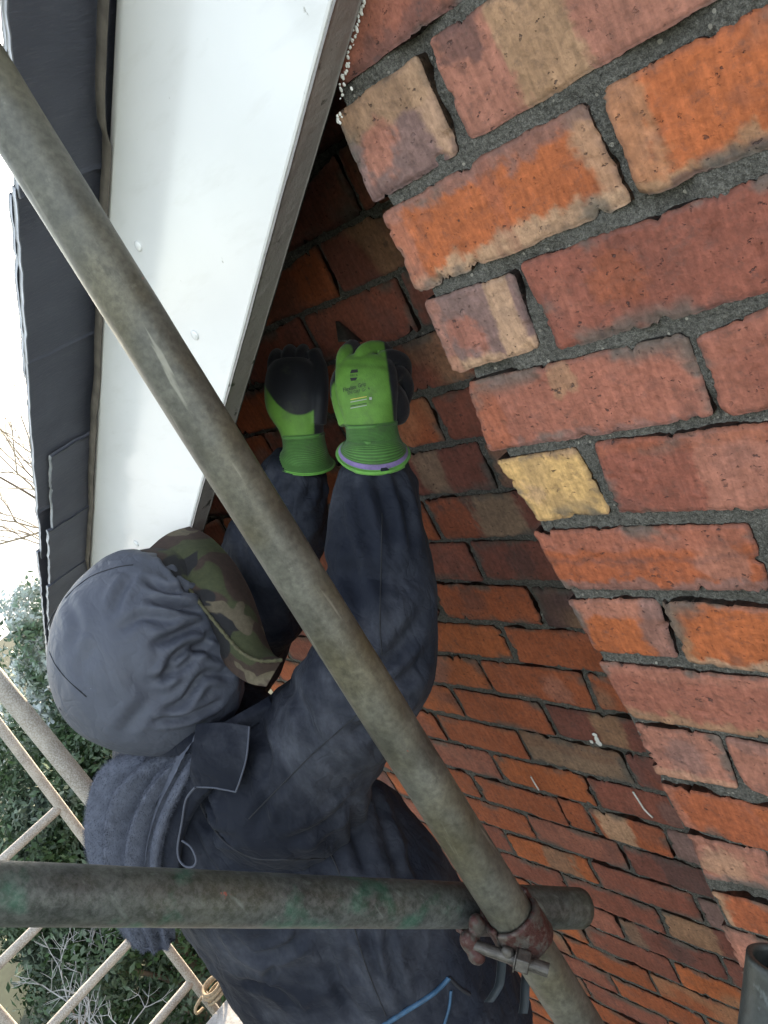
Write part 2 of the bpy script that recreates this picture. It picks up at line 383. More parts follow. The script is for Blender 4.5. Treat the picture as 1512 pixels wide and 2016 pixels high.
M_JSEAM = mat_plain('seam_thread', (0.012, 0.013, 0.018), 0.8, 0.2)
M_HOOD = mat_cloth('grey_hood_cloth', (0.068, 0.075, 0.098), (0.082, 0.089, 0.112), (0.11, 0.115, 0.13), d0=0.58, rough=0.55, sheen=0.0, wrinkle=0.32, spec=0.22)
M_CAMO = mat_camo()
M_PIPE = mat_plain('olive_piping', (0.075, 0.07, 0.035), 0.85, 0.35, 160, 0.6, 400)
M_FLEECE = mat_plain('grey_fleece', (0.098, 0.107, 0.138), 0.95, 0.22, 60, 0.3, 330, 0, 0.1)
M_GLOVE = mat_vcol('glove', 0.62, 0.35, 500, 0.15)
M_BLACKTXT = mat_plain('black_print', (0.015, 0.016, 0.015), 0.6, 0.1)
M_GREYTXT = mat_plain('grey_print', (0.35, 0.36, 0.34), 0.6, 0.1)
M_YELTXT = mat_plain('yellow_print', (0.62, 0.48, 0.10), 0.6, 0.1)
M_POUCH = mat_plain('black_pouch', (0.004, 0.0045, 0.006), 0.7, 0.3, 30)
M_STRAP = mat_plain('dark_strap', (0.007, 0.013, 0.019), 0.6, 0.35, 60)
M_BLUE = mat_plain('blue_trim', (0.03, 0.085, 0.16), 0.6, 0.35, 60, 0.3, 300)
M_SKIN = mat_plain('skin', (0.50, 0.30, 0.22), 0.55, 0.12, 40)
M_BOOT = mat_plain('boot_leather', (0.06, 0.04, 0.028), 0.6, 0.3)
M_BOARD = mat_plain('frosty_board', (0.33, 0.32, 0.31), 0.85, 0.3, 60, 0.7, 160)
M_ROPE = mat_plain('rope', (0.26, 0.20, 0.13), 0.9, 0.4, 120, 0.6, 300)
M_GUTTER = mat_plain('black_gutter', (0.05, 0.055, 0.055), 0.4, 0.3)
M_TWIG = mat_plain('bare_twigs', (0.22, 0.18, 0.13), 0.85, 0.3, 8)
M_TWIGF = mat_plain('frosty_twigs', (0.40, 0.40, 0.40), 0.85, 0.35, 12)
M_BARK = mat_plain('bark', (0.12, 0.09, 0.065), 0.9, 0.3, 8, 0.6, 30)
M_LEAF = mat_leaf('evergreen_leaf', (0.016, 0.038, 0.014), (0.056, 0.108, 0.034), 0.12)
M_LEAFF = mat_leaf('frosted_leaf', (0.045, 0.085, 0.045), (0.13, 0.20, 0.12), 0.95)
M_GROUND = mat_plain('frosty_ground', (0.50, 0.51, 0.50), 0.95, 0.1, 1.2, 0.4, 6)
M_SOIL = mat_plain('lawn', (0.04, 0.05, 0.03), 0.95, 0.4, 3.0, 0.5, 20)
M_PLASTER = mat_plain('house_inner', (0.10, 0.07, 0.055), 0.9, 0.2)

# ---------------------------------------------------------------- ground
SL = 0.593; GZ = -5.4
def quad_obj(name, pts, mat, kind='structure'):
    o = put(name, mesh_from(name, pts, [tuple(range(len(pts)))], smooth=False), mat); o['kind'] = kind; return o
quad_obj('ground', [(-400, -400, GZ), (400, -400, GZ), (400, 400, GZ), (-400, 400, GZ)], M_GROUND)
quad_obj('lawn', [(22 * math.cos(t) - 2, 22 * math.sin(t), GZ + .004) for t in np.linspace(0, 2 * math.pi, 48, endpoint=False)], M_SOIL)

# ---------------------------------------------------------------- brick walls
CH = 0.0901; RY = 0.25          # course height, recess of the gable wall behind the pier
PAL0 = dict(O=(.52, .122, .038), o=(.44, .102, .038), P=(.47, .165, .100), p=(.40, .122, .072), R=(.31, .085, .050), r=(.24, .070, .045),
           D=(.125, .058, .047), T=(.40, .27, .165), Y=(.66, .46, .20), W=(.55, .385, .255), M=(.27, .135, .105), B=(.235, .15, .10), G=(.30, .23, .165))
PAL = {k: ((v[0] * .74, v[1] * .88, v[2] * .98) if k in 'OoPpRrDM' else (v[0] * .80, v[1] * .70, v[2] * .64)) for k, v in PAL0.items()}
def brick_mesh(q, y0, res, seed, depth, spec):
    """q: 4 wall-plane corners (x,z) TL,TR,BR,BL"""
    q = np.array(q, float); w = np.linalg.norm(q[1] - q[0]); h = np.linalg.norm(q[3] - q[0])
    nu = max(8, int(w / res)); nv = max(6, int(h / res))
    tu = np.linspace(0, 1, nu); tv = np.linspace(0, 1, nv)
    U, Vv = np.meshgrid(tu, tv, indexing='ij'); U = U.ravel(); Vv = Vv.ravel()
    P = (q[0] * ((1 - U) * (1 - Vv))[:, None] + q[1] * (U * (1 - Vv))[:, None] + q[2] * (U * Vv)[:, None] + q[3] * ((1 - U) * Vv)[:, None])
    ru = random.Random(seed); z0 = np.zeros_like(U)
    sc = (1.0 if y0 < .1 else 1.7) + 0.6 * ru.random()
    def edge(t, L, k):
        a = np.stack([t * L * 45, z0 + k * 9.1, z0 + seed], 1)
        n = fbm(a, seed + k, 2, .5) * 0.0012 * sc + fbm(a * np.array([5, 1, 1]), seed + k + 7, 4, .75) * 0.0009 * sc
        c = np.maximum(0, fbm(np.stack([t * L * 55, z0 + k * 3.7, z0 + seed * 1.3], 1), seed + 40 + k, 4, .65) - 0.27) * 0.019 * sc
        return -n + c - (.0030 if y0 < .1 else -.0002)
    eu = (q[1] - q[0]) / w; ev = (q[3] - q[0]) / h
    du, dv = U * w, Vv * h
    iT = edge(U, w, 1) * (1 - sm(0, .022, dv)); iB = edge(U, w, 2) * (1 - sm(0, .022, h - dv))
    iL = edge(Vv, h, 3) * (1 - sm(0, .022, du)); iR = edge(Vv, h, 4) * (1 - sm(0, .022, w - du))
    P = P + ev * (iT - iB)[:, None] + eu * (iL - iR)[:, None]
    # rounded corners
    cr = 0.0045
    for (a, b, su, sv) in ((du, dv, 1, 1), (w - du, dv, -1, 1), (w - du, h - dv, -1, -1), (du, h - dv, 1, -1)):
        k = np.clip(1 - a / cr, 0, 1) * np.clip(1 - b / cr, 0, 1)
        P = P + (eu * su + ev * sv) * (k * cr * 0.35)[:, None]
    d = np.minimum(np.minimum(du, w - du), np.minimum(dv, h - dv))
    X3 = np.stack([P[:, 0], P[:, 1], z0 + seed * .37], 1)
    y = y0 + (ru.random() - .5) * 0.0016 + 0.0020 * (1 - sm(0, .0032, d)) ** 2
    y = y + fbm(X3 * 22, seed + 9, 4) * 0.0016 + (ru.random() - .5) * .004 * (U - .5)
    pit = np.maximum(0, fbm(X3 * 75, seed + 21, 3) - 0.34); y = y + pit * 0.016
    y = y + np.maximum(0, fbm(X3 * 70, seed + 31, 4, .6) - .12) * 0.009 * (1 - sm(0, .009, d))
    y = np.where(d > .006, np.minimum(y, y0 + .0012), y)
    V = np.stack([P[:, 0], y, P[:, 1]], 1)
    # colour
    base = np.array(PAL[spec[0]]); c = np.repeat(base[None], len(U), 0)
    nn = fbm(X3 * 9, seed + 51, 4); n2 = fbm(X3 * 30, seed + 61, 4, .6); n3 = fbm(X3 * np.array([60, 14, 1]), seed + 71, 3); n5 = fbm(X3 * 110, seed + 77, 3, .7); n3 = n3 + .6 * n5
    c = c * (1 + .30 * nn + .16 * n2)[:, None]
    if not spec[1:]:
        k = sm(.12, .35, fbm(X3 * 7, seed + 81, 3)); alt = np.array(PAL[ru.choice('ToRMGpD')]); c = c * (1 - .55 * k[:, None]) + alt * .55 * k[:, None]
    for ft in spec[1:]:
        wob = n2 * .4 + nn * .3 + n5 * .35
        if ft[0] == 'band':
            k = sm(-.02, .03, U - ft[1] + .10 * n3) * (1 - sm(-.02, .03, U - ft[2] + .10 * n3)); col = ft[3]; a = ft[4] if len(ft) > 4 else .9
        elif ft[0] == 'hband':
            k = sm(-.04, .04, Vv - ft[1] + .12 * n3) * (1 - sm(-.04, .04, Vv - ft[2] + .12 * n3)); col = ft[3]; a = ft[4] if len(ft) > 4 else .9
        elif ft[0] == 'edge':
            dd = {'b': h - dv, 't': dv, 'l': du, 'r': w - du}[ft[1]]
            k = 1 - sm(ft[2] * .55, ft[2], dd + .014 * (n2 + .8 * fbm(X3 * 40, seed + 91, 3) + .5 * n5)); col = ft[3]; a = ft[4] if len(ft) > 4 else .95
        else:  # blot u,v,r
            k = 1 - sm(ft[3] * .6, ft[3], np.hypot((U - ft[1]) * w / h, Vv - ft[2]) + .5 * wob); col = ft[4]; a = ft[5] if len(ft) > 5 else .9
        k = k * a; cc = np.array(PAL[col]) * (1 + .25 * nn + .3 * n2)[:, None]
        c = c * (1 - k[:, None]) + cc * k[:, None]
    dk = sm(.15, .5, n2 + .5 * nn) * .30 + (1 - sm(0, .006, d)) * (.25 + .3 * np.clip(n3 + .3, 0, 1))
    c = c * (1 - np.clip(dk, 0, .7)[:, None]) + np.array((.06, .045, .045)) * np.clip(dk, 0, .7)[:, None]
    smr = sm(.18, .45, fbm(X3 * np.array([16, 26, 1]), seed + 101, 5, .6) + .25 * (1 - sm(0, .03, d)) - .08) * (1 - sm(.004, .022, d)) * .75
    c = c * (1 - smr[:, None]) + np.array((.10, .094, .08)) * smr[:, None]
    c = np.clip(c, .01, .85)
    f1 = grid_faces(nu, nv)
    rim = [(i * nv) for i in range(nu)] + [((nu - 1) * nv + j) for j in range(1, nv)] + [(i * nv + nv - 1) for i in range(nu - 2, -1, -1)] + [j for j in range(nv - 2, 0, -1)]
    rim = np.array(rim); n0 = len(V); m = len(rim)
    S = V[rim].copy(); S[:, 1] = y0 + depth
    V = np.vstack([V, S]); c = np.vstack([c, c[rim] * .8])
    a = np.arange(m); b = (a + 1) % m
    f3 = np.stack([rim[a], rim[b], n0 + b, n0 + a], -1)
    back = np.stack([n0 + np.arange(1, m // 2 - 1), n0 + np.arange(2, m // 2), n0 + m - np.arange(2, m // 2), n0 + m - np.arange(1, m // 2 - 1)], -1)
    return mesh_from('brick', V, np.vstack([f1[:, ::-1] if False else f1, f3, back]), c)

def z2(x, y): return (640 + x / 1.734, y / 1.734)
def z3(x, y): return (760 + x / 2.0106, 600 + y / 2.0106)
def z4(x, y): return (760 + x / 2.0106, 1200 + y / 2.0106)
def wp(px, y=0.0):
    p = PY(px, y); return np.array([p[0], p[2]])
def ext(a, b, x):
    t = (x - a[0]) / (b[0] - a[0]); return a + (b - a) * t

pier = empty('chimney_pier', (0.3, 0.12, GZ), 'projecting red brick pier with big ragged bricks nearest the camera on the right', 'brick pier')
gable = empty('gable_wall', (-0.8, 0.4, GZ), 'recessed red brick gable wall that the worker is repointing behind the pier', 'brick wall')
near = []
def nb(TL, TR, BR, BL, spec, xr=None):
    a, b, c_, d_ = wp(TL), wp(TR), wp(BR), wp(BL)
    if xr is not None: b, c_ = ext(a, b, xr), ext(d_, c_, xr)
    near.append(((a, b, c_, d_), spec))
XR = .343
p1 = wp(z2(70, 262)); p2 = wp(z2(440, -5))
near.append(((np.array([p1[0] - .012, p1[1] + .079]), np.array([.222, p1[1] + .083]), ext(p1, p2, .222), np.array([p1[0] - .012, p1[1] - .002])), ['p', ('edge', 'b', .012, 'D', .6), ('edge', 'l', .03, 'R', .7)]))
nb(z2(45, 395), z2(305, 205), z2(440, 520), z2(165, 685), ['M', ('hband', -.1, .36, 'T', .8), ('blot', .30, .62, .36, 'P', .95), ('edge', 'r', .022, 'W', .7), ('edge', 'b', .010, 'D', .5)])
nb(z2(355, 150), z2(520, 40), z2(830, 275), z2(495, 470), ['P', ('band', .24, .50, 'T', .95), ('blot', .12, .08, .34, 'D', .75)], XR)
nb(z2(200, 740), z2(870, 365), z2(1030, 690), z2(315, 990), ['O', ('edge', 'b', .016, 'W', .95), ('edge', 'r', .020, 'W', .75), ('edge', 't', .013, 'M', .7), ('band', -.1, .12, 'P', .6), ('band', .52, .60, 'R', .4)])
nb(z2(950, 320), z2(1512, 30), z2(1512, 490), z2(1080, 665), ['O', ('edge', 'b', .013, 'T', .8), ('band', -.1, .13, 'T', .55), ('edge', 'b', .006, 'D', .7)], .452)
nb(z2(340, 1035), z2(635, 945), z3(585, 170), z3(275, 265), ['M', ('band', .72, .95, 'W', .8), ('edge', 'b', .014, 'W', .85), ('blot', .35, .55, .35, 'p', .8), ('band', -.1, .1, 'P', .6)])
nb(z2(670, 915), z2(1512, 615), z2(1512, 990), z3(680, 175), ['R', ('blot', .35, .45, .3, 'o', .5), ('blot', .1, .5, .3, 'p', .5)], XR)
nb(z3(325, 320), z3(1175, 130), z3(1275, 440), z3(410, 575), ['p', ('blot', .48, .22, .26, 'T', .65), ('band', -.1, .14, 'o', .5), ('edge', 'b', .008, 'M', .6), ('edge', 'r', .012, 'P', .6)])
nb(z3(1235, 145), z3(1512, 30), z3(1512, 405), z3(1345, 430), ['p', ('blot', .2, .5, .4, 'R', .5)], .452)
nb(z3(440, 630), z3(745, 580), z3(875, 825), z3(600, 850), ['Y', ('blot', .25, .55, .3, 'W', .5), ('edge', 'b', .006, 'R', .5), ('edge', 't', .006, 'T', .8)])
nb(z3(830, 560), z3(1512, 480), z3(1512, 800), z3(920, 820), ['R', ('band', .38, .66, 'P', .75), ('hband', -.1, .16, 'o', .4)], XR)
nb(z3(590, 905), z3(1420, 880), z3(1512, 1130), z3(710, 1120), ['o', ('blot', .84, .55, .42, 'P', .8), ('hband', -.1, .32, 'p', .75), ('hband', .46, .52, 'D', .45), ('edge', 'b', .012, 'M', .7)])
a5 = wp(z3(1500, 885)); near.append(((a5 + (.004, 0), a5 + (.22, .002), a5 + (.22, -.078), a5 + (.004, -.080)), ['p']))
nb(z3(725, 1180), z3(1060, 1180), z4(1140, 190), z4(830, 165), ['O', ('hband', -.1, .30, 'P', .9), ('edge', 'r', .024, 'M', .75), ('edge', 'l', .008, 'M', .6)])
nb(z3(1100, 1185), z3(1512, 1215), z4(1512, 245), z4(1200, 205), ['O', ('edge', 'b', .010, 'W', .85), ('edge', 'l', .018, 'T', .7), ('edge', 't', .008, 'P', .6)], XR)
nb(z4(845, 215), z4(1512, 285), z4(1512, 510), z4(975, 430), ['p', ('edge', 'b', .019, 'T', .75), ('hband', -.1, .2, 'P', .5)], .225)
nb(z4(990, 465), z4(1310, 510), z4(1385, 710), z4(1070, 650), ['P', ('blot', .5, .5, .5, 'M', .6), ('edge', 'b', .012, 'W', .4)])
nb(z4(1345, 515), z4(1512, 548), z4(1512, 740), z4(1420, 700), ['P', ('edge', 't', .01, 'M', .5)], XR)
nb(z4(1095, 700), z4(1512, 795), z4(1512, 955), z4(1180, 860), ['o', ('band', -.1, .10, 'P', .6), ('blot', .6, .4, .5, 'O', .6)], .225)
nb(z4(1195, 895), z4(1480, 965), z4(1512, 1110), z4(1275, 1065), ['P', ('blot', .35, .55, .5, 'W', .55), ('edge', 'b', .01, 'M', .7)], .108)
nb(z4(1295, 1120), z4(1512, 1180), z4(1512, 1290), z4(1370, 1250), ['o', ('edge', 'l', .02, 'W', .8)], .225)
seed = 100
for q, spec in near:
    xs = min(q[0][0], q[3][0]); dep = .225 if xs < .03 and q[1][0] < .15 else (.108 if xs < .03 else .06)
    put('brick', brick_mesh(q, 0.0, .0023, seed, dep, spec), MB, pier); seed += 1
RND = 'OooRRpppPrM'
done_rows = {(-1, 0), (0, 0), (0, 1), (1, 0), (1, 1), (2, 0), (2, 1), (3, 0), (3, 1), (4, 0), (4, 1), (5, 0), (5, 1), (6, 0), (6, 1), (7, 0), (8, 0), (8, 1), (9, 0), (10, 0), (11, 0)}
for row in range(-9, 22):
    xs = [0, .107] if row % 2 == 0 else [0, .225]
    cells = [tuple(xs)]; x = xs[1] + .010
    while x < .95: cells.append((x, x + .225)); x += .235
    for k, (a, b) in enumerate(cells):
        if (row, k) in done_rows: continue
        zt, zb = -row * CH - .0045, -(row + 1) * CH + .0045
        if zt > SL * a + .25: continue
        j = lambda s: (random.random() - .5) * s
        q = [(a + j(.004), zt + j(.003)), (b + j(.004), zt + j(.003)), (b + j(.004), zb + j(.003)), (a + j(.004), zb + j(.003))]
        dep = .225 if (k == 0 and row % 2 == 0) else (.108 if k == 0 else .06)
        big = row < 14 and a < .5
        put('brick', brick_mesh(q, 0.0, .006 if big else .012, seed, dep, [random.choice(RND)]), MB, pier); seed += 1

# rows of the recessed gable wall: joints read along each course
KN = {4: -.336, 6: -.465, 8: -.323, 10: -.539, 12: -.533, 14: -.523, 16: -.524, 18: -.532, 20: -.52, 5: -.28, 7: -.41, 9: -.433, 11: -.427, 13: -.411, 15: -.408, 17: -.394, 19: -.671, 21: -.66, 22: -.783}
SPECB = {(6, -.465): ['r', ('band', .42, .84, 'G', .9), ('band', -.1, .40, 'o', .6)], (12, -.533): ['B', ('hband', .45, 1.1, 'G', .6)], (14, -.449): ['o', ('band', .1, .55, 'W', .85), ('edge', 'l', .012, 'o', .9)],
         (11, -.427): ['r', ('band', .45, .7, 'T', .7)], (5, -.52): ['r', ('band', .38, .60, 'G', .8)], (13, -.411): ['R', ('blot', .7, .6, .4, 'M', .6)], (15, -.408): ['r', ('band', .3, 1.1, 'D', .75)],
         (16, -.772): ['O', ('band', .45, .8, 'G', .7)], (10, -.539): ['o', ('blot', .7, .6, .5, 'P', .7)], (7, -.41): ['r', ('blot', .4, .5, .5, 'D', .6)], (8, -.56): ['o', ('blot', .4, .4, .5, 'D', .5)],
         (17, -.394): ['r', ('band', -.1, .5, 'T', .7)], (18, -.532): ['r', ('band', -.1, .25, 'G', .6), ('blot', .6, .5, .5, 'D', .6)]}
for row in range(-5, 27):
    x0 = KN.get(row, -.41 if row % 2 else -.53) ; pitch = .2425
    joints = []
    x = x0
    while x < .02: joints.append(x); x += pitch
    x = x0 - pitch
    while x > -1.50: joints.append(x); x -= pitch
    if row == 14: joints.append(-.449)
    joints = sorted(joints + [-1.50, .03])
    for a, b in zip(joints[:-1], joints[1:]):
        if b - a < .03: continue
        zt, zb = -row * CH - .0048, -(row + 1) * CH + .0048
        if zb > SL * b + .22: continue
        a2 = a + (.0045 if a > -1.49 else 0); b2 = b - .0045
        j = lambda s: (random.random() - .5) * s
        q = [(a2 + j(.008), zt + j(.006)), (b2 + j(.008), zt + j(.006)), (b2 + j(.008), zb + j(.006)), (a2 + j(.008), zb + j(.006))]
        q = [(x_, min(z_, SL * x_ + (.262 if k_ < 2 else .252))) for k_, (x_, z_) in enumerate(q)]
        spec = None
        for (r_, xx), s_ in SPECB.items():
            if r_ == row and abs(xx - a) < .02: spec = s_
        if spec is None: spec = [random.choice('OOoooRRpr') if a < -.35 else random.choice('oRRrrpMD')]
        vis = -1.1 < a and row > -2
        put('brick', brick_mesh(q, RY, .0055 if vis else .014, seed, .06, spec), MB, gable); seed += 1

def mortar(name, x0, x1, z0, z1, y, res, parent, skip=None):
    nx = int((x1 - x0) / res); nz = int((z1 - z0) / res)
    X, Z = np.meshgrid(np.linspace(x0, x1, nx), np.linspace(z0, z1, nz), indexing='ij'); X = X.ravel(); Z = Z.ravel()
    Z = np.minimum(Z, SL * X + .27)
    p = np.stack([X, Z, 0 * X], 1)
    Y = y + fbm(p * 40, 5, 4) * .0018 + np.maximum(0, fbm(p * 20, 8, 4) - .08) * .020 + fbm(p * 130, 3, 2) * .0009
    put(name, mesh_from(name, np.stack([X, Y, Z], 1), grid_faces(nx, nz)), MM, parent)
mortar('mortar', .006, .99, -2.0, .85, .0043, .0040, pier)
mortar('mortar', -1.495, .05, -2.5, .30, RY + .0046, .006, gable)
def solid(name, pts, faces, mat, parent): return put(name, mesh_from(name, pts, faces, smooth=False), mat, parent)
# body of the pier and of the house behind the facing
def prism_x(poly, y0, y1):   # polygon in x,z extruded in y
    n = len(poly); V = [(x, y0, z) for x, z in poly] + [(x, y1, z) for x, z in poly]
    return V, [tuple(range(n))[::-1], tuple(range(n, 2 * n))] + [(i, (i + 1) % n, n + (i + 1) % n, n + i) for i in range(n)]
v, f = prism_x([(.006, GZ), (1.0, GZ), (1.0, SL * 1.0 + .26), (.006, .262)], .03, .262); solid('core', v, f, MM, pier)
v, f = prism_x([(-1.50, GZ), (2.2, GZ), (2.2, SL * 2.2 + .25), (-1.50, SL * -1.50 + .25)], RY + .03, 6.0); solid('core', v, f, M_PLASTER, gable)
# grey spatter and paint drips on the wall
def blob(px, r, y, seed_, stretch=1.0):
    p = PY(px, y); V, Fc = ellipsoid(p + np.array([0, -.001, 0]), (r, .0009, r * stretch), 8, 10); return V + (np.stack([fbm(V * 300 + k, seed_ + k, 2) for k in range(3)], 1)) * r * .35, Fc
dr = []
def drip(pts, y, w):
    P = np.array([PY(p, y) + np.array([0, -.002, 0]) for p in pts]); return loft(P, np.full(len(P), w), 12, 6)
dr.append(drip([(1046, 1527), (1052, 1538), (1062, 1554)], RY, .0016))
o = put('paint_drip', mesh_from('paint_drip', *dr[0]), M_SEAL, gable)
o = put('paint_drip', mesh_from('paint_drip', *drip([(1247, 1557), (1262, 1580), (1270, 1592), (1286, 1608)], RY, .0018)), M_SEAL, gable)
v, f = merge([blob((1172, 1447), .006, RY - .003, 1), blob((1176, 1456), .005, RY - .003, 4, 1.6), blob((1180, 1463), .006, RY - .003, 7), blob((1165, 1460), .004, RY - .003, 9)])
put('splash', mesh_from('splash', v, f), M_SEAL, gable)

# ---------------------------------------------------------------- verge: barge board, soffit timber, slates
barge = empty('barge_board', (-.7, -.02, -.45), 'wide glossy white plastic barge board sloping down along the roof verge', 'barge board')
def along(x, y, k): return (x, y, SL * x + k)
def rake_prism(x0, x1, y0, y1, k0, k1):
    V = [along(x, y, k) for x in (x0, x1) for (y, k) in ((y0, k0), (y1, k0), (y1, k1), (y0, k1))]
    return V, [(0, 1, 2, 3), (7, 6, 5, 4), (0, 4, 5, 1), (1, 5, 6, 2), (2, 6, 7, 3), (3, 7, 4, 0)]
def bev(name, V, Fc, mat, parent, w=.003, seg=2):
    me = mesh_from(name, V, Fc, smooth=False); bm = bmesh.new(); bm.from_mesh(me)
    bmesh.ops.recalc_face_normals(bm, faces=bm.faces)
    bmesh.ops.bevel(bm, geom=list(bm.edges), offset=w, segments=seg, profile=.5, affect='EDGES'); bm.to_mesh(me); bm.free()
    return put(name, me, mat, parent)
bev('fascia_face', *rake_prism(-1.93, 1.9, -.040, -.030, .009, .287), M_PVC, barge, .003)
# the return lip under the board, weathered
nx = 420; xs = np.linspace(-1.93, 1.9, nx); ys = np.linspace(-.0385, -.004, 10)
X, Yg = np.meshgrid(xs, ys, indexing='ij'); X = X.ravel(); Yg = Yg.ravel()
p = np.stack([X, Yg, 0 * X], 1); kz = .0062 + fbm(p * np.array([40, 120, 1]), 3, 4) * .0011
G = np.stack([X, Yg, SL * X + kz], 1).reshape(nx, 10, 3)
v, f, _ = sheet(G, .004); put('underside_lip', mesh_from('underside_lip', v, f), M_LIP, barge)
bev('backing_board', *rake_prism(-1.92, 1.9, -.003, .018, .022, .27), M_TIMBER, barge, .002)
bev('noggin_strip', *rake_prism(-1.9, -.02, .019, .052, .045, .10), M_TIMBER, barge, .003)
for (px, py) in ((272, 485), (383, 660), (268, 1070), (308, 1076)):
    c_ = PY((px, py), -.041); V, Fc = ellipsoid(c_, (.0068, .0022, .0068), 8, 16); put('fixing_cap', mesh_from('fixing_cap', V, Fc), M_PVC, barge)
sv = []
for k in range(36):
    t = k / 35; px = 716 - 50 * t + random.uniform(-3, 5); py = 0 + 190 * t + random.uniform(-4, 4)
    if k > 28: px += random.uniform(-2, 22); 
    sv.append(blob((px, py), random.uniform(.0007, .0021), -.0003, k, random.uniform(.6, 1.8)))
for k in range(9): sv.append(blob((664 + random.uniform(0, 12), 222 + random.uniform(0, 22)), random.uniform(.0008, .002), -.0003, 60 + k))
v, f = merge(sv); put('sealant_bead', mesh_from('sealant_bead', v, f), M_SEAL, barge)

roof = empty('slate_roof', (-.5, 2, 0), 'slate roof whose overhanging verge shows dark slate undersides above the white board', 'roof')
def slate(x0, x1, yo, yi, k, th, seed_, mat=M_SLATE, tilt=0.0):
    nu, nv = 30, 14
    U, W = np.meshgrid(np.linspace(0, 1, nu), np.concatenate([[0, .008], np.linspace(.05, 1, nv - 2)]), indexing='ij')
    e = lambda t, s_, a: fbm(np.stack([t.ravel() * 14, t.ravel() * 0 + s_, t.ravel() * 0 + seed_], 1), seed_ + s_, 4, .6).reshape(t.shape) * a
    X = x0 + (x1 - x0) * U + e(W, 1, .006) * (U > .95) + e(W, 2, .006) * (U < .05)
    Y = yo + (yi - yo) * W + e(U, 3, .0035) * (W < .1)
    K = k + tilt * (U - .5) + fbm(np.stack([X.ravel() * 12, Y.ravel() * 12, 0 * X.ravel() + seed_], 1), seed_, 3).reshape(X.shape) * .0015
    G = np.stack([X, Y, SL * X + K], -1)
    v, f, N = sheet(G, th); fr = ((W < .004) * 1.0).ravel(); fr = np.concatenate([fr, fr]) * (.75 + .5 * fbm(v * 60, 5, 3)); return v, f, np.repeat(np.clip(fr, 0, 1)[:, None], 3, 1)
# undercloak slates seen from beneath (joints read on the roof plane), then the course above them
JX = [(-1.90, -1.70), (-1.69, -1.475), (-1.475, -1.25)]
cells = [(-1.262, -1.040, -.140, .2885), (-1.056, -.821, -.1265, .2915)]
for i, (a, b) in enumerate([(-1.93, -1.70), (-1.71, -1.475), (-1.485, -1.25)]): cells.append((a, b, -.150, .2850))
cells += [(-.985, -.590, -.152, .3005), (-.600, -.335, -.152, .2980), (-.345, -.075, -.150, .2955), (-.085, .19, -.152, .2975), (.18, .45, -.15, .295), (.44, .71, -.15, .2975), (.70, .97, -.15, .295), (.96, 1.25, -.15, .2975)]
for i, (a, b, yo, k) in enumerate(cells):
    v, f, fc = slate(a, b, yo, .10, k, .006, 20 + i, tilt=.0); put('slate', mesh_from('slate', v, f, fc), M_SLATE, roof)
x = -1.96; i = 0
while x < 1.7:
    v, f, fc = slate(x, x + .285, -.143 - .003 * (i % 3), .14, .3125, .006, 60 + i, tilt=.004); put('slate', mesh_from('slate', v, f, fc), M_SLATE, roof); x += .262; i += 1
x = -1.99; i = 0
while x < 1.7:
    v, f, fc = slate(x, x + .30, -.134 + .003 * (i % 2), .3, .3235, .006, 90 + i, tilt=.005); put('slate', mesh_from('slate', v, f, fc), M_SLATE, roof); x += .275; i += 1
nx = 200; xs = np.linspace(-1.9, 1.8, nx)   # felt strip showing between slates and board
G = np.stack([np.stack([along(x, -.046 + .010 * math.sin(x * 9) * (x > -.3) + fbm(np.array([[x * 12, 0, 0]]), 4, 3)[0] * .006, .2885 - .0 * w + (.004 if w else -.012)) for w in (0, 1)]) for x in xs])
v, f, _ = sheet(G, .002); put('felt_strip', mesh_from('felt_strip', v, f), M_FELT, roof)
v, f = rake_prism(-1.97, 2.4, .10, 6.2, .300, .345); solid('roof_deck', v, f, M_SLATE, roof)
v, f = rake_prism(-1.93, 2.3, -.028, .12, .2885, .2935); solid('undercloak', v, f, M_TIMBER, roof)

gut = empty('roof_gutter', (-1.95, .3, -.86), 'dark half-round gutter end poking out below the last slates', 'gutter')
th = np.linspace(math.pi, 2 * math.pi, 15)
G = np.stack([np.stack([(-1.985 + .055 * math.cos(t), y, -.865 + .055 * math.sin(t)) for t in th]) for y in np.linspace(-.13, 3.0, 4)])
v, f, _ = sheet(G, .003); put('trough', mesh_from('trough', v, f), M_GUTTER, gut)
put('stop_end', mesh_from('stop_end', *prism_x([(-1.985 + .057 * math.cos(t), -.865 + .057 * math.sin(t)) for t in th], -.136, -.131), smooth=False), M_GUTTER, gut)

# ---------------------------------------------------------------- scaffold
def tube_obj(name, a, b, r, mat, parent=None, wall=.004, n=40, m=36):
    a, b = np.array(a), np.array(b); P = np.linspace(a, b, n); T, A, Bn = frames(P)
    th_ = np.linspace(0, 2 * math.pi, m, endpoint=False)
    ring = lambda rr: (P[:, None, :] + rr * (np.cos(th_)[None, :, None] * A[:, None, :] + np.sin(th_)[None, :, None] * Bn[:, None, :])).reshape(-1, 3)
    Vo = ring(r); Vo = Vo + (fbm(Vo * 25, 3, 3) * .0006)[:, None] * (Vo - np.repeat(P, m, 0)) / r
    Vi = ring(r - wall); N0 = n * m
    i = np.arange(n - 1)[:, None]; j = np.arange(m)[None, :]; q = i * m + j; q2 = i * m + (j + 1) % m
    fo = np.stack([q, q2, q2 + m, q + m], -1).reshape(-1, 4); fi = fo[:, ::-1] + N0
    jj = np.arange(m); j2 = (jj + 1) % m
    e0 = np.stack([jj, N0 + jj, N0 + j2, j2], -1); l = (n - 1) * m; e1 = np.stack([l + jj, l + j2, N0 + l + j2, N0 + l + jj], -1)
    return put(name, mesh_from(name, np.vstack([Vo, Vi]), np.vstack([fo, fi, e0, e1])), mat, parent)
TR = .02415
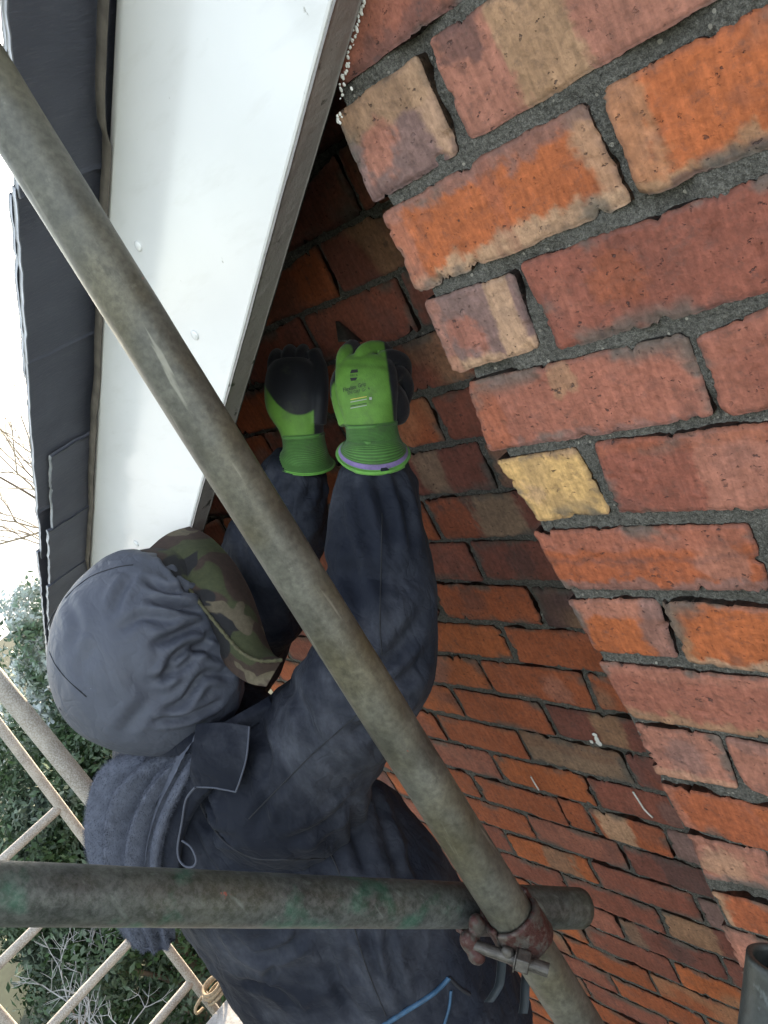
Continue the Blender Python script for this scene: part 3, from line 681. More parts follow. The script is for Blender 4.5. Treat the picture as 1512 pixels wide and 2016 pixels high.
st0, st1 = PD(0, 195, .655), PD(1003, 1795, .872); sdir = (st1 - st0) / np.linalg.norm(st1 - st0)
st = tube_obj('scaffold_standard', st0 - sdir * .6, st0 + sdir * 4.9, TR, M_TUBE, n=160)
tag(st, 'long grey upright scaffold tube crossing the picture in front of the worker', 'scaffold tube')
la, lb = PD(-260, 1752, .595), PD(1140, 1788, 1.02)
lg = tube_obj('scaffold_brace', la, lb, TR, M_TUBE_G, n=80)
tag(lg, 'green-stained scaffold tube crossing the worker at the waist, ending by the wall', 'scaffold tube')
dk = tube_obj('scaffold_tube', PD(1545, 1893, .55), PD(1505, 2250, .55), TR, M_TUBE_D, n=30)
tag(dk, 'dark scaffold tube end in the bottom right corner against the bricks', 'scaffold tube')
b0, b1 = PD(-60, 1273, 1.97), PD(560, 2035, 2.35)
bs = tube_obj('scaffold_standard', b0 + (b0 - b1) * 0.1, b0 + (b1 - b0) * 2.2, TR, M_TUBE_F, n=60)
tag(bs, 'sunlit frosty upright scaffold tube behind the fleece hood', 'scaffold tube')

# coupler clamping brace and standard
cp = empty('scaffold_coupler', PD(990, 1800, .9), 'rusty red swivel coupler with bolt joining the two front tubes', 'scaffold coupler')
def zrot(a): return np.array([[math.cos(a), -math.sin(a), 0], [math.sin(a), math.cos(a), 0], [0, 0, 1]])
def axis_frame(d):
    d = np.array(d, float); d /= np.linalg.norm(d); r = np.array([0, 0, 1.]) if abs(d[2]) < .9 else np.array([1., 0, 0]); a = np.cross(r, d); a /= np.linalg.norm(a); return a, np.cross(d, a), d
def band(c, d, r0, r1, hgt, a0, a1, ref, n=26):
    """part of a thick ring round axis d; angles from ref direction"""
    d = np.array(d, float); d /= np.linalg.norm(d); e = np.array(ref, float); e -= d * (e @ d); e /= np.linalg.norm(e); g = np.cross(d, e)
    t = np.linspace(a0, a1, n); V = []
    for tt in t:
        u = e * math.cos(tt) + g * math.sin(tt)
        for (r, h) in ((r0, -hgt / 2), (r1 - .001, -hgt / 2), (r1, -hgt / 2 + .002), (r1, hgt / 2 - .002), (r1 - .001, hgt / 2), (r0, hgt / 2)): V.append(np.array(c) + u * r + d * h)
    Fc = []
    for i in range(n - 1):
        for j in range(6): a = i * 6 + j; b = i * 6 + (j + 1) % 6; Fc.append((a, b, b + 6, a + 6))
    Fc += [tuple(range(6))[::-1], tuple(range((n - 1) * 6, n * 6))]
    return np.array(V), Fc
def cyl(a, b, r, m=20, r2=None):
    a, b = np.array(a), np.array(b); e, g, d = axis_frame(b - a); t = np.linspace(0, 2 * math.pi, m, endpoint=False)
    c = np.cos(t)[:, None] * e + np.sin(t)[:, None] * g
    V = np.vstack([a + c * r, b + c * (r2 or r)]); return V, [(i, (i + 1) % m, m + (i + 1) % m, m + i) for i in range(m)] + [tuple(range(m))[::-1], tuple(range(m, 2 * m))]
def rough(V, amp, s=0): return V + np.stack([fbm(V * 70 + k * 9, s + k, 3) for k in range(3)], 1) * amp
def hull_part(name, parts, mat, parent, voxel=.0022, amp=.0012, it=2):
    v, f = merge(parts); me = remesh(v, f, voxel, it); setV(me, rough(getV(me), amp)); return put(name, me, mat, parent)
sc = st0 + sdir * (np.linalg.norm(st1 - st0) + .022); zax = -sdir
ld = (lb - la) / np.linalg.norm(lb - la); tocam = C - sc; tocam[2] = 0
right_i = R[0]
lp = la + ld * ((sc - la) @ ld)          # nearest point on the brace axis
nrm = lp - sc; nrm -= zax * (nrm @ zax); nrm /= np.linalg.norm(nrm)
saddle = [band(sc, zax, TR + .0005, TR + .0075, .052, -1.7, 1.7, nrm), band(lp, ld, TR + .0005, TR + .0075, .050, -1.9, 1.9, -nrm), ellipsoid((sc + lp) / 2, (.016, .016, .022), 10, 14)]
hull_part('saddle', saddle, M_RUST, cp)
flap = [band(sc, zax, TR + .0008, TR + .007, .044, 1.75, 4.3, nrm)]
bl, br_ = PD(925, 1858, .862), PD(1068, 1908, .838); bd = (br_ - bl) / np.linalg.norm(br_ - bl)
lugL = [ellipsoid(PD(925, 1855, .865), (.011, .011, .015), 10, 14), ellipsoid(PD(938, 1882, .860), (.010, .009, .010), 10, 14), ellipsoid(PD(940, 1820, .868), (.008, .010, .014), 10, 14)]
hull_part('hinge_lug', lugL, M_RUST, cp)
hull_part('flap', flap + [ellipsoid(PD(1040, 1840, .868), (.012, .010, .020), 10, 14)], M_RUST, cp); hull_part('bolt_lug', [ellipsoid(PD(1003, 1880, .850), (.0075, .0075, .012), 10, 14)], M_STEEL, cp)
bolt = put('bolt', mesh_from('bolt', *cyl(bl, br_, .0062), smooth=False), M_STEEL, cp)
e_, g_, d_ = axis_frame(bd); nc = PD(1030, 1893, .845)
hexv, hexf = cyl(nc - bd * .007, nc + bd * .007, .0125, 6); bev('nut', hexv, hexf, M_STEEL, bolt, .001, 2)
v, f = merge([band(nc + bd * (.012 + .0022 * k), bd, .0055, .0071, .0014, 0, 2 * math.pi, e_, 20) for k in range(7)]); put('thread', mesh_from('thread', v, f, smooth=False), M_STEEL, bolt)
v, f = cyl(nc - bd * .0085, nc - bd * .0072, .0128, 24); put('washer', mesh_from('washer', v, f, smooth=False), M_STEEL, bolt)

# ladder behind
lad = empty('ladder', (-2.3, -.5, GZ), 'frosty pole ladder with round rungs leaning beyond the worker, bottom left', 'ladder')
s0, s1 = PD(-20, 1404, 2.52), PD(430, 1998, 2.92); sd_ = (s1 - s0)
s0a, s1a = s0 - sd_ * .03, s0 + sd_ * 2.6
off = np.array([0, -.47, -.01])
tube_obj('stile', s0a, s0 + sd_ * 1.02, .0165, M_TUBE_F, lad, n=50); tube_obj('stile', s0a + off, s1a + off, .0165, M_TUBE_F, lad, n=50)
k0 = None
for (px, py) in ((105, 1560 + 40), (206, 1694), (297, 1810), (384, 1925), (462, 2034)):
    # rung centre on the stile line nearest that pixel
    d = ray((px, py)); w0 = s0 - C; u = sd_; a_, b_, c_ = u @ u, u @ d, d @ d; den = a_ * c_ - b_ * b_; t_ = (b_ * (d @ w0) - c_ * (u @ w0)) / den
    q = s0 + u * t_; tube_obj('rung', q, q + off, .0155, M_TUBE_F, lad, n=20, m=20)
# boards of the working platform
for i in range(4):
    y1 = -.255 - i * .232; x0 = PZ((468, 1940), -1.985)[0] if i == 0 else PZ((468, 1940), -1.985)[0] + random.uniform(-.03, .03)
    v, f = box(((x0 + 1.6) / 2, y1 - .112, -2.004), (1.6 - x0, .224, .038)); bb = bev('scaffold_board', v, f, M_BOARD, None, .004)
    tag(bb, 'frosty scaffold board whose end shows at the bottom beside the ladder' if i == 0 else 'scaffold board under the worker, %s from the wall' % ['', 'second', 'third', 'fourth'][i], 'scaffold board', 'boards of the working platform')
rp = []
cr = PD(425, 1950, 2.62)
for k in range(4):
    t = np.linspace(0, 2 * math.pi, 22); rr = .032 + .008 * (k % 2)
    e, g, d = axis_frame(sd_ + np.array([.2 * k, .1, 0])); P = cr + d * (.012 * (k - 2)) + np.cos(t)[:, None] * e * rr + np.sin(t)[:, None] * g * rr
    rp.append(loft(P, np.full(22, .0055), 40, 8, cap=False))
P = np.array([PD(398, 1962, 2.62), PD(385, 1985, 2.6), PD(388, 1995, 2.6), PD(400, 1985, 2.62)]); rp.append(loft(P, np.full(4, .005), 24, 8))
v, f = merge(rp); tag(put('rope_lashing', mesh_from('rope_lashing', v, f), M_ROPE), 'brown rope lashing tied round the ladder by the frosty board', 'rope')

# ---------------------------------------------------------------- worker
person = empty('person', (-.7, -.3, -1.985), 'person in grey hood and navy jacket reaching up to the wall in green gloves', 'person')
HC = PD(285, 1262, 1.25)
# body: one continuous figure under the clothes
RS, RE, RW = np.array([-.50, -.215, -.765]), np.array([-.322, -.090, -.625]), np.array([-.322, .095, -.385])
LS, LE, LW = np.array([-.90, -.20, -.765]), np.array([-.72, -.02, -.60]), PD(598, 905, 1.29)
body = [loft([(-.70, -.24, -.62), (-.70, -.24, -.72), (-.70, -.24, -.95), (-.70, -.24, -1.2), (-.70, -.24, -1.3)], [(.06, .06), (.15, .09), (.16, .11), (.15, .11), (.14, .10)], 20, 20, ref=np.array([1., 0, 0])),
        ellipsoid(HC + np.array([0, .01, -.01]), (.075, .092, .115)), ellipsoid(HC + np.array([0, .105, -.02]), (.013, .02, .022), 10, 12),
        loft([HC + np.array([0, 0, -.08]), (-.70, -.24, -.68)], [.06, .065], 8, 16),
        loft([RS, RE, RW], [.05, .042, .03], 16, 14), loft([LS, LE, LW], [.05, .042, .03], 16, 14),
        loft([RS, (-.7, -.24, -.76), LS], [.05, .08, .05], 16, 14),
        loft([(-.60, -.26, -1.25), (-.59, -.24, -1.6), (-.58, -.29, -1.93)], [.08, .058, .042], 16, 14), loft([(-.80, -.26, -1.25), (-.82, -.24, -1.6), (-.83, -.29, -1.93)], [.08, .058, .042], 16, 14)]
v, f = merge(body); put('body', remesh(v, f, .010, 3), M_SKIN, person)

def surf(px, py, objs, default, lift=.0):
    """point where the view through a pixel meets an already built garment"""
    d = ray((px, py)); L = np.linalg.norm(d)
    best = None
    for tr in objs:
        loc, no, idx, dist = tr.ray_cast(Vector(C), Vector(d / L))
        if loc is not None and (best is None or dist < best[1]): best = (np.array(loc), dist)
    p = best[0] if best else PD(px, py, default)
    return p + (C - p) / np.linalg.norm(C - p) * lift
from mathutils.bvhtree import BVHTree
def bvh(me):
    return BVHTree.FromPolygons([tuple(v.co) for v in me.vertices], [tuple(p.vertices) for p in me.polygons])
def fold(P, seed_, sc_, dirv, stretch=4.0):
    """soft cloth folds: ridged noise stretched along dirv"""
    d = np.array(dirv, float); d /= np.linalg.norm(d); a = P @ d
    Q = P - a[:, None] * d * (1 - 1 / stretch)
    n = vnoise(Q * sc_ + vnoise(P * sc_ * .6, seed_ + 3)[:, None] * .5, seed_); n2 = vnoise(Q * sc_ * 2.1 + 5, seed_ + 1)
    return (1 - np.abs(n) * 2) * .65 + (1 - np.abs(n2) * 2) * .25

# jacket: torso and both sleeves as one cloth
def torso_disp(s, t, P): return 0.010 * fold(P, 11, 8, (0.2, .1, 1), 4) + .009 * fold(P, 12, 13, (.25, -.1, 1), 4)
torso = loft([(-.695, -.235, -.625), (-.70, -.235, -.665), (-.70, -.235, -.71), (-.70, -.24, -.80), (-.695, -.245, -.95), (-.69, -.25, -1.1), (-.685, -.255, -1.25), (-.685, -.26, -1.42)],
             [(.085, .085), (.13, .11), (.185, .135), (.225, .155), (.225, .165), (.215, .165), (.235, .175), (.255, .19)], 60, 72, torso_disp, ref=np.array([1., 0, 0]))
def slv(s, t, P):
    L = 0.010 * fold(P, 21, 11, RW - RE, 3.0) * sm(.45, .7, s) + .010 * fold(P, 22, 12, (-.3, .6, .9), 3) * sm(.05, .2, s) * (1 - sm(.4, .6, s))
    el = .010 * np.sin(s * 70 + 1.5 * np.sin(t)) * np.exp(-((s - .48) / .07) ** 2) * (.5 + .5 * np.cos(t - 1))
    cf = .0055 * np.sin(t * 11 + 1.3 * np.sin(s * 20)) * sm(.72, .86, s) * (1 - sm(.88, .94, s))
    return L * 1.5 + el * 1.0 + cf
slR = loft([(-.62, -.235, -.815), RS, (-.408, -.152, -.702), RE, (-.314, .000, -.520), (-.318, .050, -.450), PD(738, 925, 1.146), PD(736, 899, 1.139), PD(735, 880, 1.134)],
           [.105, .110, .090, .078, .070, .059, .042, .031, .026], 120, 72, slv)
slL = loft([(-.80, -.22, -.80), LS, (-.82, -.12, -.69), LE, LE * .5 + LW * .5, LW - (LW - LE) * .22, LW - (LW - LE) * .08, LW - (LW - LE) * .02], [.10, .105, .09, .085, .075, .058, .042, .033], 80, 56, slv)
front = loft([(-.56, -.20, -.80), (-.53, -.19, -.90), (-.515, -.185, -1.02), (-.51, -.185, -1.2), (-.515, -.19, -1.40)], [.08, .112, .122, .126, .13], 50, 50, torso_disp, ref=np.array([1., 0, 0]))
v, f = merge([torso, front, slR, slL]); jm = remesh(v, f, .0048, 3)
V = getV(jm); N = getN(jm)
d = .0045 * fold(V, 31, 17, (-.35, .55, .75), 4) + .0022 * fold(V, 32, 36, (.3, .1, 1), 3)
def crease(V, tree, pix, width, depth, default=1.2):
    q = catmull(np.array(pix, float), 24); P = np.array([surf(a, b, [tree], default) for a, b in q])
    full = np.zeros(len(V)); sel = np.where(np.all((V > P.min(0) - .06) & (V < P.max(0) + .06), axis=1))[0]; V = V[sel]
    near_ = np.full(len(V), 9.); tt = np.zeros(len(V))
    for k in range(len(P) - 1):
        a, b = P[k], P[k + 1]; ab = b - a; L2 = ab @ ab + 1e-12; t = np.clip(((V - a) @ ab) / L2, 0, 1); dd = np.linalg.norm(V - (a + t[:, None] * ab), axis=1)
        m_ = dd < near_; near_[m_] = dd[m_]; tt[m_] = (k + t[m_]) / (len(P) - 1)
    taper = np.sin(math.pi * np.clip(tt * .96 + .02, 0, 1)) ** .6
    full[sel] = taper * (-depth * np.exp(-(near_ / width) ** 2) + depth * .55 * np.exp(-((near_ - 2.0 * width) / width) ** 2))
    return full
BJ0 = bvh(jm)
for pix, w_, dp_ in (([(410, 1556), (420, 1585), (428, 1612)], .006, .010), ([(395, 1600), (430, 1640), (470, 1650)], .008, .007), ([(500, 1640), (520, 1590), (545, 1540)], .009, .006),
                     ([(700, 940), (712, 1020), (735, 1100)], .008, .007), ([(735, 925), (760, 1000), (778, 1090)], .008, .007), ([(775, 930), (800, 1010), (812, 1100)], .008, .006), ([(690, 1060), (700, 1160), (730, 1250)], .010, .007),
                     ([(830, 1200), (790, 1270), (740, 1320)], .010, .008), ([(838, 1290), (790, 1340), (720, 1380)], .010, .009), ([(820, 1370), (760, 1400), (690, 1450)], .010, .008), ([(700, 1560), (640, 1620), (560, 1660)], .010, .008),
                     ([(620, 1700), (660, 1750), (690, 1830)], .010, .009), ([(730, 1540), (760, 1640), (790, 1740)], .010, .009), ([(690, 1570), (700, 1650), (730, 1730)], .010, .010), ([(640, 1840), (660, 1920), (700, 2010)], .010, .008), ([(760, 1830), (775, 1920), (800, 1990)], .008, .009), ([(720, 1830), (740, 1900), (770, 1980)], .008, .008),
                     ([(455, 1840), (500, 1880), (560, 1870), (600, 1830)], .009, .011), ([(545, 1890), (530, 1920), (520, 1925)], .006, .007), ([(470, 1930), (540, 1950), (590, 1990)], .010, .007),
                     ([(440, 1690), (420, 1650), (400, 1610)], .008, .006), ([(560, 1330), (600, 1400), (620, 1460)], .012, .006), ([(505, 1420), (530, 1480), (520, 1540)], .010, .007), ([(380, 1630), (410, 1690), (430, 1720)], .008, .006)):
    d = d + crease(V, BJ0, pix, w_, dp_)
setV(jm, V + N * d[:, None])
jacket = put('jacket', jm, M_JACKET, person)

BJ = bvh(jm)
def seam(name, pix, r, mat, parent, trees, default=1.2, lift=.0006, n=60):
    px = catmull(np.array(pix, float), n); P = np.array([surf(a, b, trees, default, lift) for a, b in px]); 
    K = np.array([.25, .5, .25]); 
    for _ in range(3):
        Q = P.copy(); Q[1:-1] = .25 * P[:-2] + .5 * P[1:-1] + .25 * P[2:]; P = Q
    v, f = loft(P, np.full(len(P), r), n, 7); return put(name, mesh_from(name, v, f), mat, parent)
seam('armhole_seam', [(388, 1556), (402, 1600), (440, 1655), (495, 1688), (560, 1692), (640, 1690)], .0016, M_JSEAM, jacket, [BJ])
seam('sleeve_seam', [(760, 1345), (700, 1410), (620, 1480), (540, 1560), (490, 1612)], .0010, M_JSEAM, jacket, [BJ])
seam('forearm_seam', [(752, 1010), (750, 1120), (748, 1230), (752, 1290)], .0009, M_JSEAM, jacket, [BJ])
seam('side_seam', [(650, 1680), (668, 1720), (690, 1800), (720, 1900), (760, 2000)], .0010, M_JSEAM, jacket, [BJ])

# grey hood over the head
def hood_mesh():
    n, m = 190, 230
    ph = np.linspace(.015, math.pi - .015, n); th = np.linspace(0, 2 * math.pi, m, endpoint=False)
    PH, TH = np.meshgrid(ph, th, indexing='ij')
    # local frame: a = forward(+Y) axis as pole, so the face opening is at the pole
    fx = np.cos(PH); rr = np.sin(PH); lx = rr * np.cos(TH); lz = rr * np.sin(TH)
    D = np.stack([lx, fx, lz], -1).reshape(-1, 3)
    r = np.ones(len(D))
    rx = .138; ry = np.where(D[:, 1] < 0, .155, .135); rz = np.where(D[:, 2] > 0, .150, .165)
    P = D * np.stack([rx + 0 * ry, ry, rz], 1)
    # lower back drapes to the collar
    low = sm(.0, -.9, D[:, 2]); P[:, 0] += low * .03; P[:, 1] += low * .0
    # gather near the face edge
    fr = sm(.30, .75, D[:, 1])
    ang = np.arctan2(D[:, 2], D[:, 0])
    P *= (1 + fr * .030 * np.sin(ang * 17 + 3 * vnoise(D * 3, 5)) * (1 - sm(.8, .98, D[:, 1])))[:, None]
    P *= (1 - .16 * sm(.35, .8, D[:, 1]))[:, None]
    P += D * (.0032 * fold(D * .15, 41, 15, (1, .5, .45), 2.6) * (.35 + .9 * sm(-.3, .6, D[:, 1] - .6 * D[:, 2])) + .0012 * fold(D * .15, 42, 30, (.6, .9, -.2), 2.5))[:, None]
    P += D * (.005 * sm(.1, .6, fold(D * .15, 43, 20, (.8, .75, -.1), 3.0)) * sm(-.1, .5, D[:, 1] - .4 * D[:, 2] - .1))[:, None]
    P *= (1 - .10 * sm(.25, .95, D @ np.array([.0, -.6, .8])))[:, None]; P *= (1 + .03 * sm(.3, .95, D @ np.array([.0, -.9, -.4])))[:, None]
    P += D * (.0022 * fold(D * .15, 45, 36, (.9, .5, -.2), 2.2) * sm(-.2, .5, D[:, 1] + .3 * D[:, 0]))[:, None]
    P = P + HC
    i = np.arange(n - 1)[:, None]; j = np.arange(m)[None, :]; a = i * m + j; b = i * m + (j + 1) % m
    return P, np.stack([a, b, b + m, a + m], -1).reshape(-1, 4)
v, f = hood_mesh(); hm = mesh_from('hood', v, f); V = getV(hm); N = getN(hm); BH0 = bvh(hm); d = 0
if ((V - HC) * N).sum() < 0: N = -N
for pix, w_, dp_ in (([(402, 1180), (350, 1140), (318, 1098)], .008, .008), ([(398, 1205), (345, 1192), (298, 1182)], .008, .012), ([(400, 1226), (352, 1248), (304, 1268)], .008, .012), ([(432, 1290), (380, 1272), (340, 1300), (322, 1342)], .008, .012),
                     ([(452, 1330), (402, 1330), (362, 1380), (325, 1400)], .008, .011), ([(432, 1382), (372, 1410), (300, 1420)], .007, .009), ([(190, 1270), (160, 1320), (200, 1400)], .016, .004),
                     ([(262, 1128), (240, 1160), (222, 1205)], .010, .006), ([(300, 1370), (262, 1415), (240, 1445)], .013, .005), ([(130, 1180), (150, 1230), (140, 1290)], .012, .004), ([(330, 1225), (280, 1215), (235, 1240)], .010, .006), ([(410, 1250), (360, 1310), (300, 1340)], .008, .009), ([(250, 1290), (275, 1340), (330, 1375)], .015, .004), ([(380, 1160), (330, 1165), (290, 1140)], .008, .007)):
    d = d + crease(V, BH0, pix, w_ * .75, dp_ * 1.0, 1.25)
setV(hm, V + N * d[:, None]); hood = put('hood', hm, M_HOOD, person); BH = bvh(hood.data)
seam('hood_seam', [(262, 1112), (225, 1118), (170, 1140), (118, 1190), (92, 1240), (100, 1290), (125, 1330), (170, 1372)], .0009, M_JSEAM, hood, [BH], 1.25)
# camouflage hat brim under the hood
A = [(286, 1086, 1.285), (345, 1128, 1.215), (400, 1196, 1.165), (440, 1246, 1.135), (475, 1284, 1.115), (512, 1301, 1.105), (556, 1299, 1.11)]
Bm = [(330, 1052, 1.31), (385, 1085, 1.25), (432, 1135, 1.205), (470, 1190, 1.175), (500, 1240, 1.155), (522, 1275, 1.145), (545, 1293, 1.135)]
Bb = [(372, 1036, 1.34), (415, 1058, 1.30), (462, 1108, 1.265), (494, 1165, 1.235), (514, 1220, 1.205), (527, 1262, 1.18), (540, 1290, 1.16)]
Cc = [(330, 1120, 1.31), (372, 1190, 1.25), (398, 1236, 1.22), (425, 1282, 1.19), (455, 1322, 1.17), (490, 1345, 1.15), (524, 1352, 1.14)]
hat = None
G = patch([A, Bm, Bb], 40, 90); Gf = G.reshape(-1, 3); G = (Gf + (fold(Gf, 51, 20, (1, 0, 0), 2) * .0022)[:, None] * np.array([.5, -.5, .7])).reshape(G.shape)
v, f, _ = sheet(G, .003); hat = put('hat_brim', mesh_from('hat_brim', v, f), M_CAMO, person)
mid = [tuple((np.array(a) * .5 + np.array(c) * .5) + np.array([0, 0, .01])) for a, c in zip(A, Cc)]
Au = [(a[0], a[1], a[2] + .004) for a in A]
G = patch([Au, mid, Cc], 24, 80); v, f, _ = sheet(G, .003); put('brim_underside', mesh_from('brim_underside', v, f), M_CAMO, hat)
P = catmull(np.array([PD(a[0], a[1], a[2] - .002) for a in A]), 90); v, f = loft(P, np.full(90, .0026), 90, 8, lambda s, t, q: .0005 * np.sin(s * 420)); put('piping', mesh_from('piping', v, f), M_PIPE, hat)
v, f = ellipsoid(HC + np.array([.0, .045, .0]), (.115, .10, .125), 24, 32); put('hat_crown', mesh_from('hat_crown', v, f), M_CAMO, hat)
# dark neck gaiter / collar below the hood
G = patch([[(268, 1428, 1.262), (300, 1452, 1.205), (360, 1446, 1.175), (420, 1432, 1.16), (470, 1405, 1.165), (530, 1370, 1.175)],
           [(262, 1458, 1.262), (300, 1470, 1.195), (360, 1466, 1.165), (420, 1450, 1.15), (475, 1420, 1.155), (535, 1385, 1.165)],
           [(258, 1480, 1.265), (300, 1490, 1.20), (350, 1488, 1.17), (415, 1470, 1.155), (480, 1440, 1.16), (545, 1400, 1.165)]], 20, 70)
Gf = G.reshape(-1, 3); G = (Gf + (fold(Gf, 55, 26, (1, .3, 0), 3) * .002)[:, None] * np.array([.6, -.6, 0])).reshape(G.shape)
v, f, _ = sheet(G, .012); put('collar', mesh_from('collar', v, f), M_JACKET, jacket)
# fleece-lined hood hanging folded behind the shoulders
fl = [[(262, 1478, 1.30), (226, 1500, 1.315), (198, 1545, 1.33), (184, 1610, 1.34), (186, 1670, 1.345), (205, 1730, 1.34), (238, 1800, 1.335), (276, 1852, 1.33)],
      [(290, 1482, 1.235), (254, 1512, 1.245), (222, 1560, 1.265), (207, 1620, 1.275), (208, 1680, 1.28), (225, 1735, 1.28), (255, 1805, 1.285), (284, 1862, 1.295)],
      [(330, 1484, 1.20), (296, 1520, 1.208), (258, 1570, 1.225), (238, 1630, 1.24), (236, 1690, 1.245), (250, 1745, 1.25), (275, 1812, 1.26), (295, 1864, 1.28)],
      [(366, 1478, 1.175), (335, 1520, 1.185), (298, 1578, 1.20), (274, 1640, 1.215), (266, 1700, 1.222), (276, 1755, 1.235), (296, 1815, 1.25), (308, 1862, 1.275)],
      [(395, 1468, 1.16), (365, 1510, 1.168), (330, 1578, 1.185), (306, 1645, 1.20), (298, 1705, 1.21), (302, 1760, 1.225), (316, 1815, 1.245), (320, 1858, 1.275)],
      [(412, 1462, 1.165), (384, 1508, 1.175), (350, 1580, 1.19), (328, 1650, 1.205), (318, 1710, 1.215), (320, 1765, 1.23), (330, 1818, 1.25), (332, 1852, 1.28)]]
G = patch(fl, 150, 190); nu, nv, _ = G.shape
u = np.linspace(0, 1, nu)[:, None]; w_ = np.linspace(0, 1, nv)[None, :]
ridge = np.abs(np.sin(math.pi * (u * 3.9 + .15 * np.sin(w_ * 4 + 1) + .30 * w_)))
amp = .010 + .036 * sm(.03, .25, w_) * (1 - .4 * sm(.8, 1, w_))
du = np.gradient(G, axis=0); dv = np.gradient(G, axis=1); Nn = np.cross(du, dv); Nn /= np.linalg.norm(Nn, axis=2)[:, :, None]
if ((C - G) * Nn).sum() < 0: Nn = -Nn
G = G + Nn * ((ridge ** 1.2 - .6) * amp)[:, :, None]
Gf = G.reshape(-1, 3); G = G + Nn * (fbm(Gf * 150, 3, 3, .6).reshape(nu, nv) * .0016)[:, :, None]
v, f, _ = sheet(G, .02); fleece = put('fleece_hood', mesh_from('fleece_hood', v, f), M_FLEECE, person)
# pile of the fleece: short fibres, joined
du = np.gradient(G, axis=0); dv = np.gradient(G, axis=1); Nn = np.cross(du, dv); Nn /= np.linalg.norm(Nn, axis=2)[:, :, None]
if ((C - G) * Nn).sum() < 0: Nn = -Nn
K = 60000; ii = rng.integers(0, nu, K); jj = rng.integers(0, nv, K); b0_ = G[ii, jj] + rng.normal(0, .0012, (K, 3)); nn_ = Nn[ii, jj] + rng.normal(0, .35, (K, 3)) + np.array([0, 0, -.45]); nn_ /= np.linalg.norm(nn_, axis=1)[:, None]
sdv = np.cross(nn_, rng.normal(0, 1, (K, 3))); sdv /= np.linalg.norm(sdv, axis=1)[:, None]; ln = rng.uniform(.0025, .0048, K)[:, None]
v = np.stack([b0_ - sdv * .00028, b0_ + sdv * .00028, b0_ + nn_ * ln], 1).reshape(-1, 3); f = np.arange(3 * K).reshape(-1, 3)
o = put('fleece_pile', mesh_from('fleece_pile', v, f, smooth=False), M_FLEECE, fleece); o['kind'] = 'stuff'
# hood panel between fleece and jacket, with gathered edge
G = patch([[(410, 1464, 1.158), (380, 1510, 1.165), (345, 1580, 1.18), (325, 1650, 1.198), (316, 1712, 1.21), (318, 1770, 1.225)],
           [(425, 1470, 1.142), (402, 1520, 1.146), (366, 1590, 1.162), (345, 1655, 1.182), (335, 1715, 1.195), (336, 1772, 1.21)],
           [(440, 1480, 1.140), (420, 1535, 1.142), (382, 1586, 1.158), (360, 1640, 1.176), (352, 1700, 1.19), (356, 1772, 1.21)],
           [(450, 1490, 1.150), (425, 1545, 1.152), (388, 1592, 1.168), (366, 1640, 1.186), (357, 1700, 1.20), (360, 1772, 1.22)]], 44, 120)
Gf = G.reshape(-1, 3); G = (Gf + (fold(Gf, 57, 24, (.2, -.3, -1), 4) * .004 + fold(Gf, 58, 50, (1, 0, .2), 3) * .0015)[:, None] * np.array([.6, -.6, .2])).reshape(G.shape)
v, f, _ = sheet(G, .006); panel = put('hood_panel', mesh_from('hood_panel', v, f), M_JACKET, jacket)
# shoulder flap
G = patch([[(386, 1426, 1.135), (440, 1422, 1.122), (491, 1430, 1.112)], [(380, 1470, 1.132), (435, 1478, 1.112), (486, 1488, 1.104)], [(374, 1520, 1.135), (428, 1524, 1.115), (474, 1532, 1.106)], [(384, 1549, 1.14), (425, 1551, 1.122), (464, 1559, 1.112)]], 60, 50)
Gf = G.reshape(-1, 3); G = (Gf + (fold(Gf, 59, 22, (.3, .2, 1), 2) * .0016)[:, None] * np.array([.6, -.6, .3])).reshape(G.shape)
v, f, _ = sheet(G, .0045); flp = put('shoulder_flap', mesh_from('shoulder_flap', v, f), M_JACKET, jacket)
edge = np.vstack([G[:, -1], G[-1, ::-1]]); v, f = loft(edge[::4], np.full(len(edge[::4]), .0014), 80, 6); put('hem', mesh_from('hem', v, f), M_HOOD, flp)
cord = [(384, 1550, 1.135), (366, 1575, 1.15), (358, 1620, 1.165), (350, 1665, 1.172), (352, 1690, 1.170), (364, 1705, 1.165), (380, 1706, 1.16), (386, 1692, 1.16), (376, 1668, 1.165), (358, 1655, 1.172)]
P = np.array([PD(*c) for c in cord]); v, f = loft(P, np.full(len(P), .0017), 110, 8); put('drawcord', mesh_from('drawcord', v, f), M_HOOD, jacket)
# trousers, boots, blue-edged tool pouch
tr = [loft([(-.69, -.25, -1.28), (-.69, -.25, -1.40), (-.69, -.25, -1.47)], [(.20, .14), (.205, .15), (.17, .13)], 16, 40, ref=np.array([1., 0, 0])),
      loft([(-.60, -.26, -1.38), (-.59, -.24, -1.62), (-.585, -.29, -1.93)], [.115, .085, .075], 30, 30, lambda s, t, P: .008 * fold(P, 71, 12, (.4, 0, 1), 2)),
      loft([(-.80, -.26, -1.38), (-.82, -.24, -1.62), (-.83, -.29, -1.93)], [.115, .085, .075], 30, 30, lambda s, t, P: .008 * fold(P, 72, 12, (.4, 0, 1), 2))]
v, f = merge(tr); put('trousers', remesh(v, f, .008, 2), M_JACKET, person)
for bx_ in (-.585, -.83):
    bt = [ellipsoid((bx_, -.20, -1.955), (.05, .14, .035)), loft([(bx_, -.29, -1.96), (bx_, -.29, -1.88)], [.055, .06], 8, 16)]
    v, f = merge(bt); put('boot', remesh(v, f, .006, 2), M_BOOT, person)
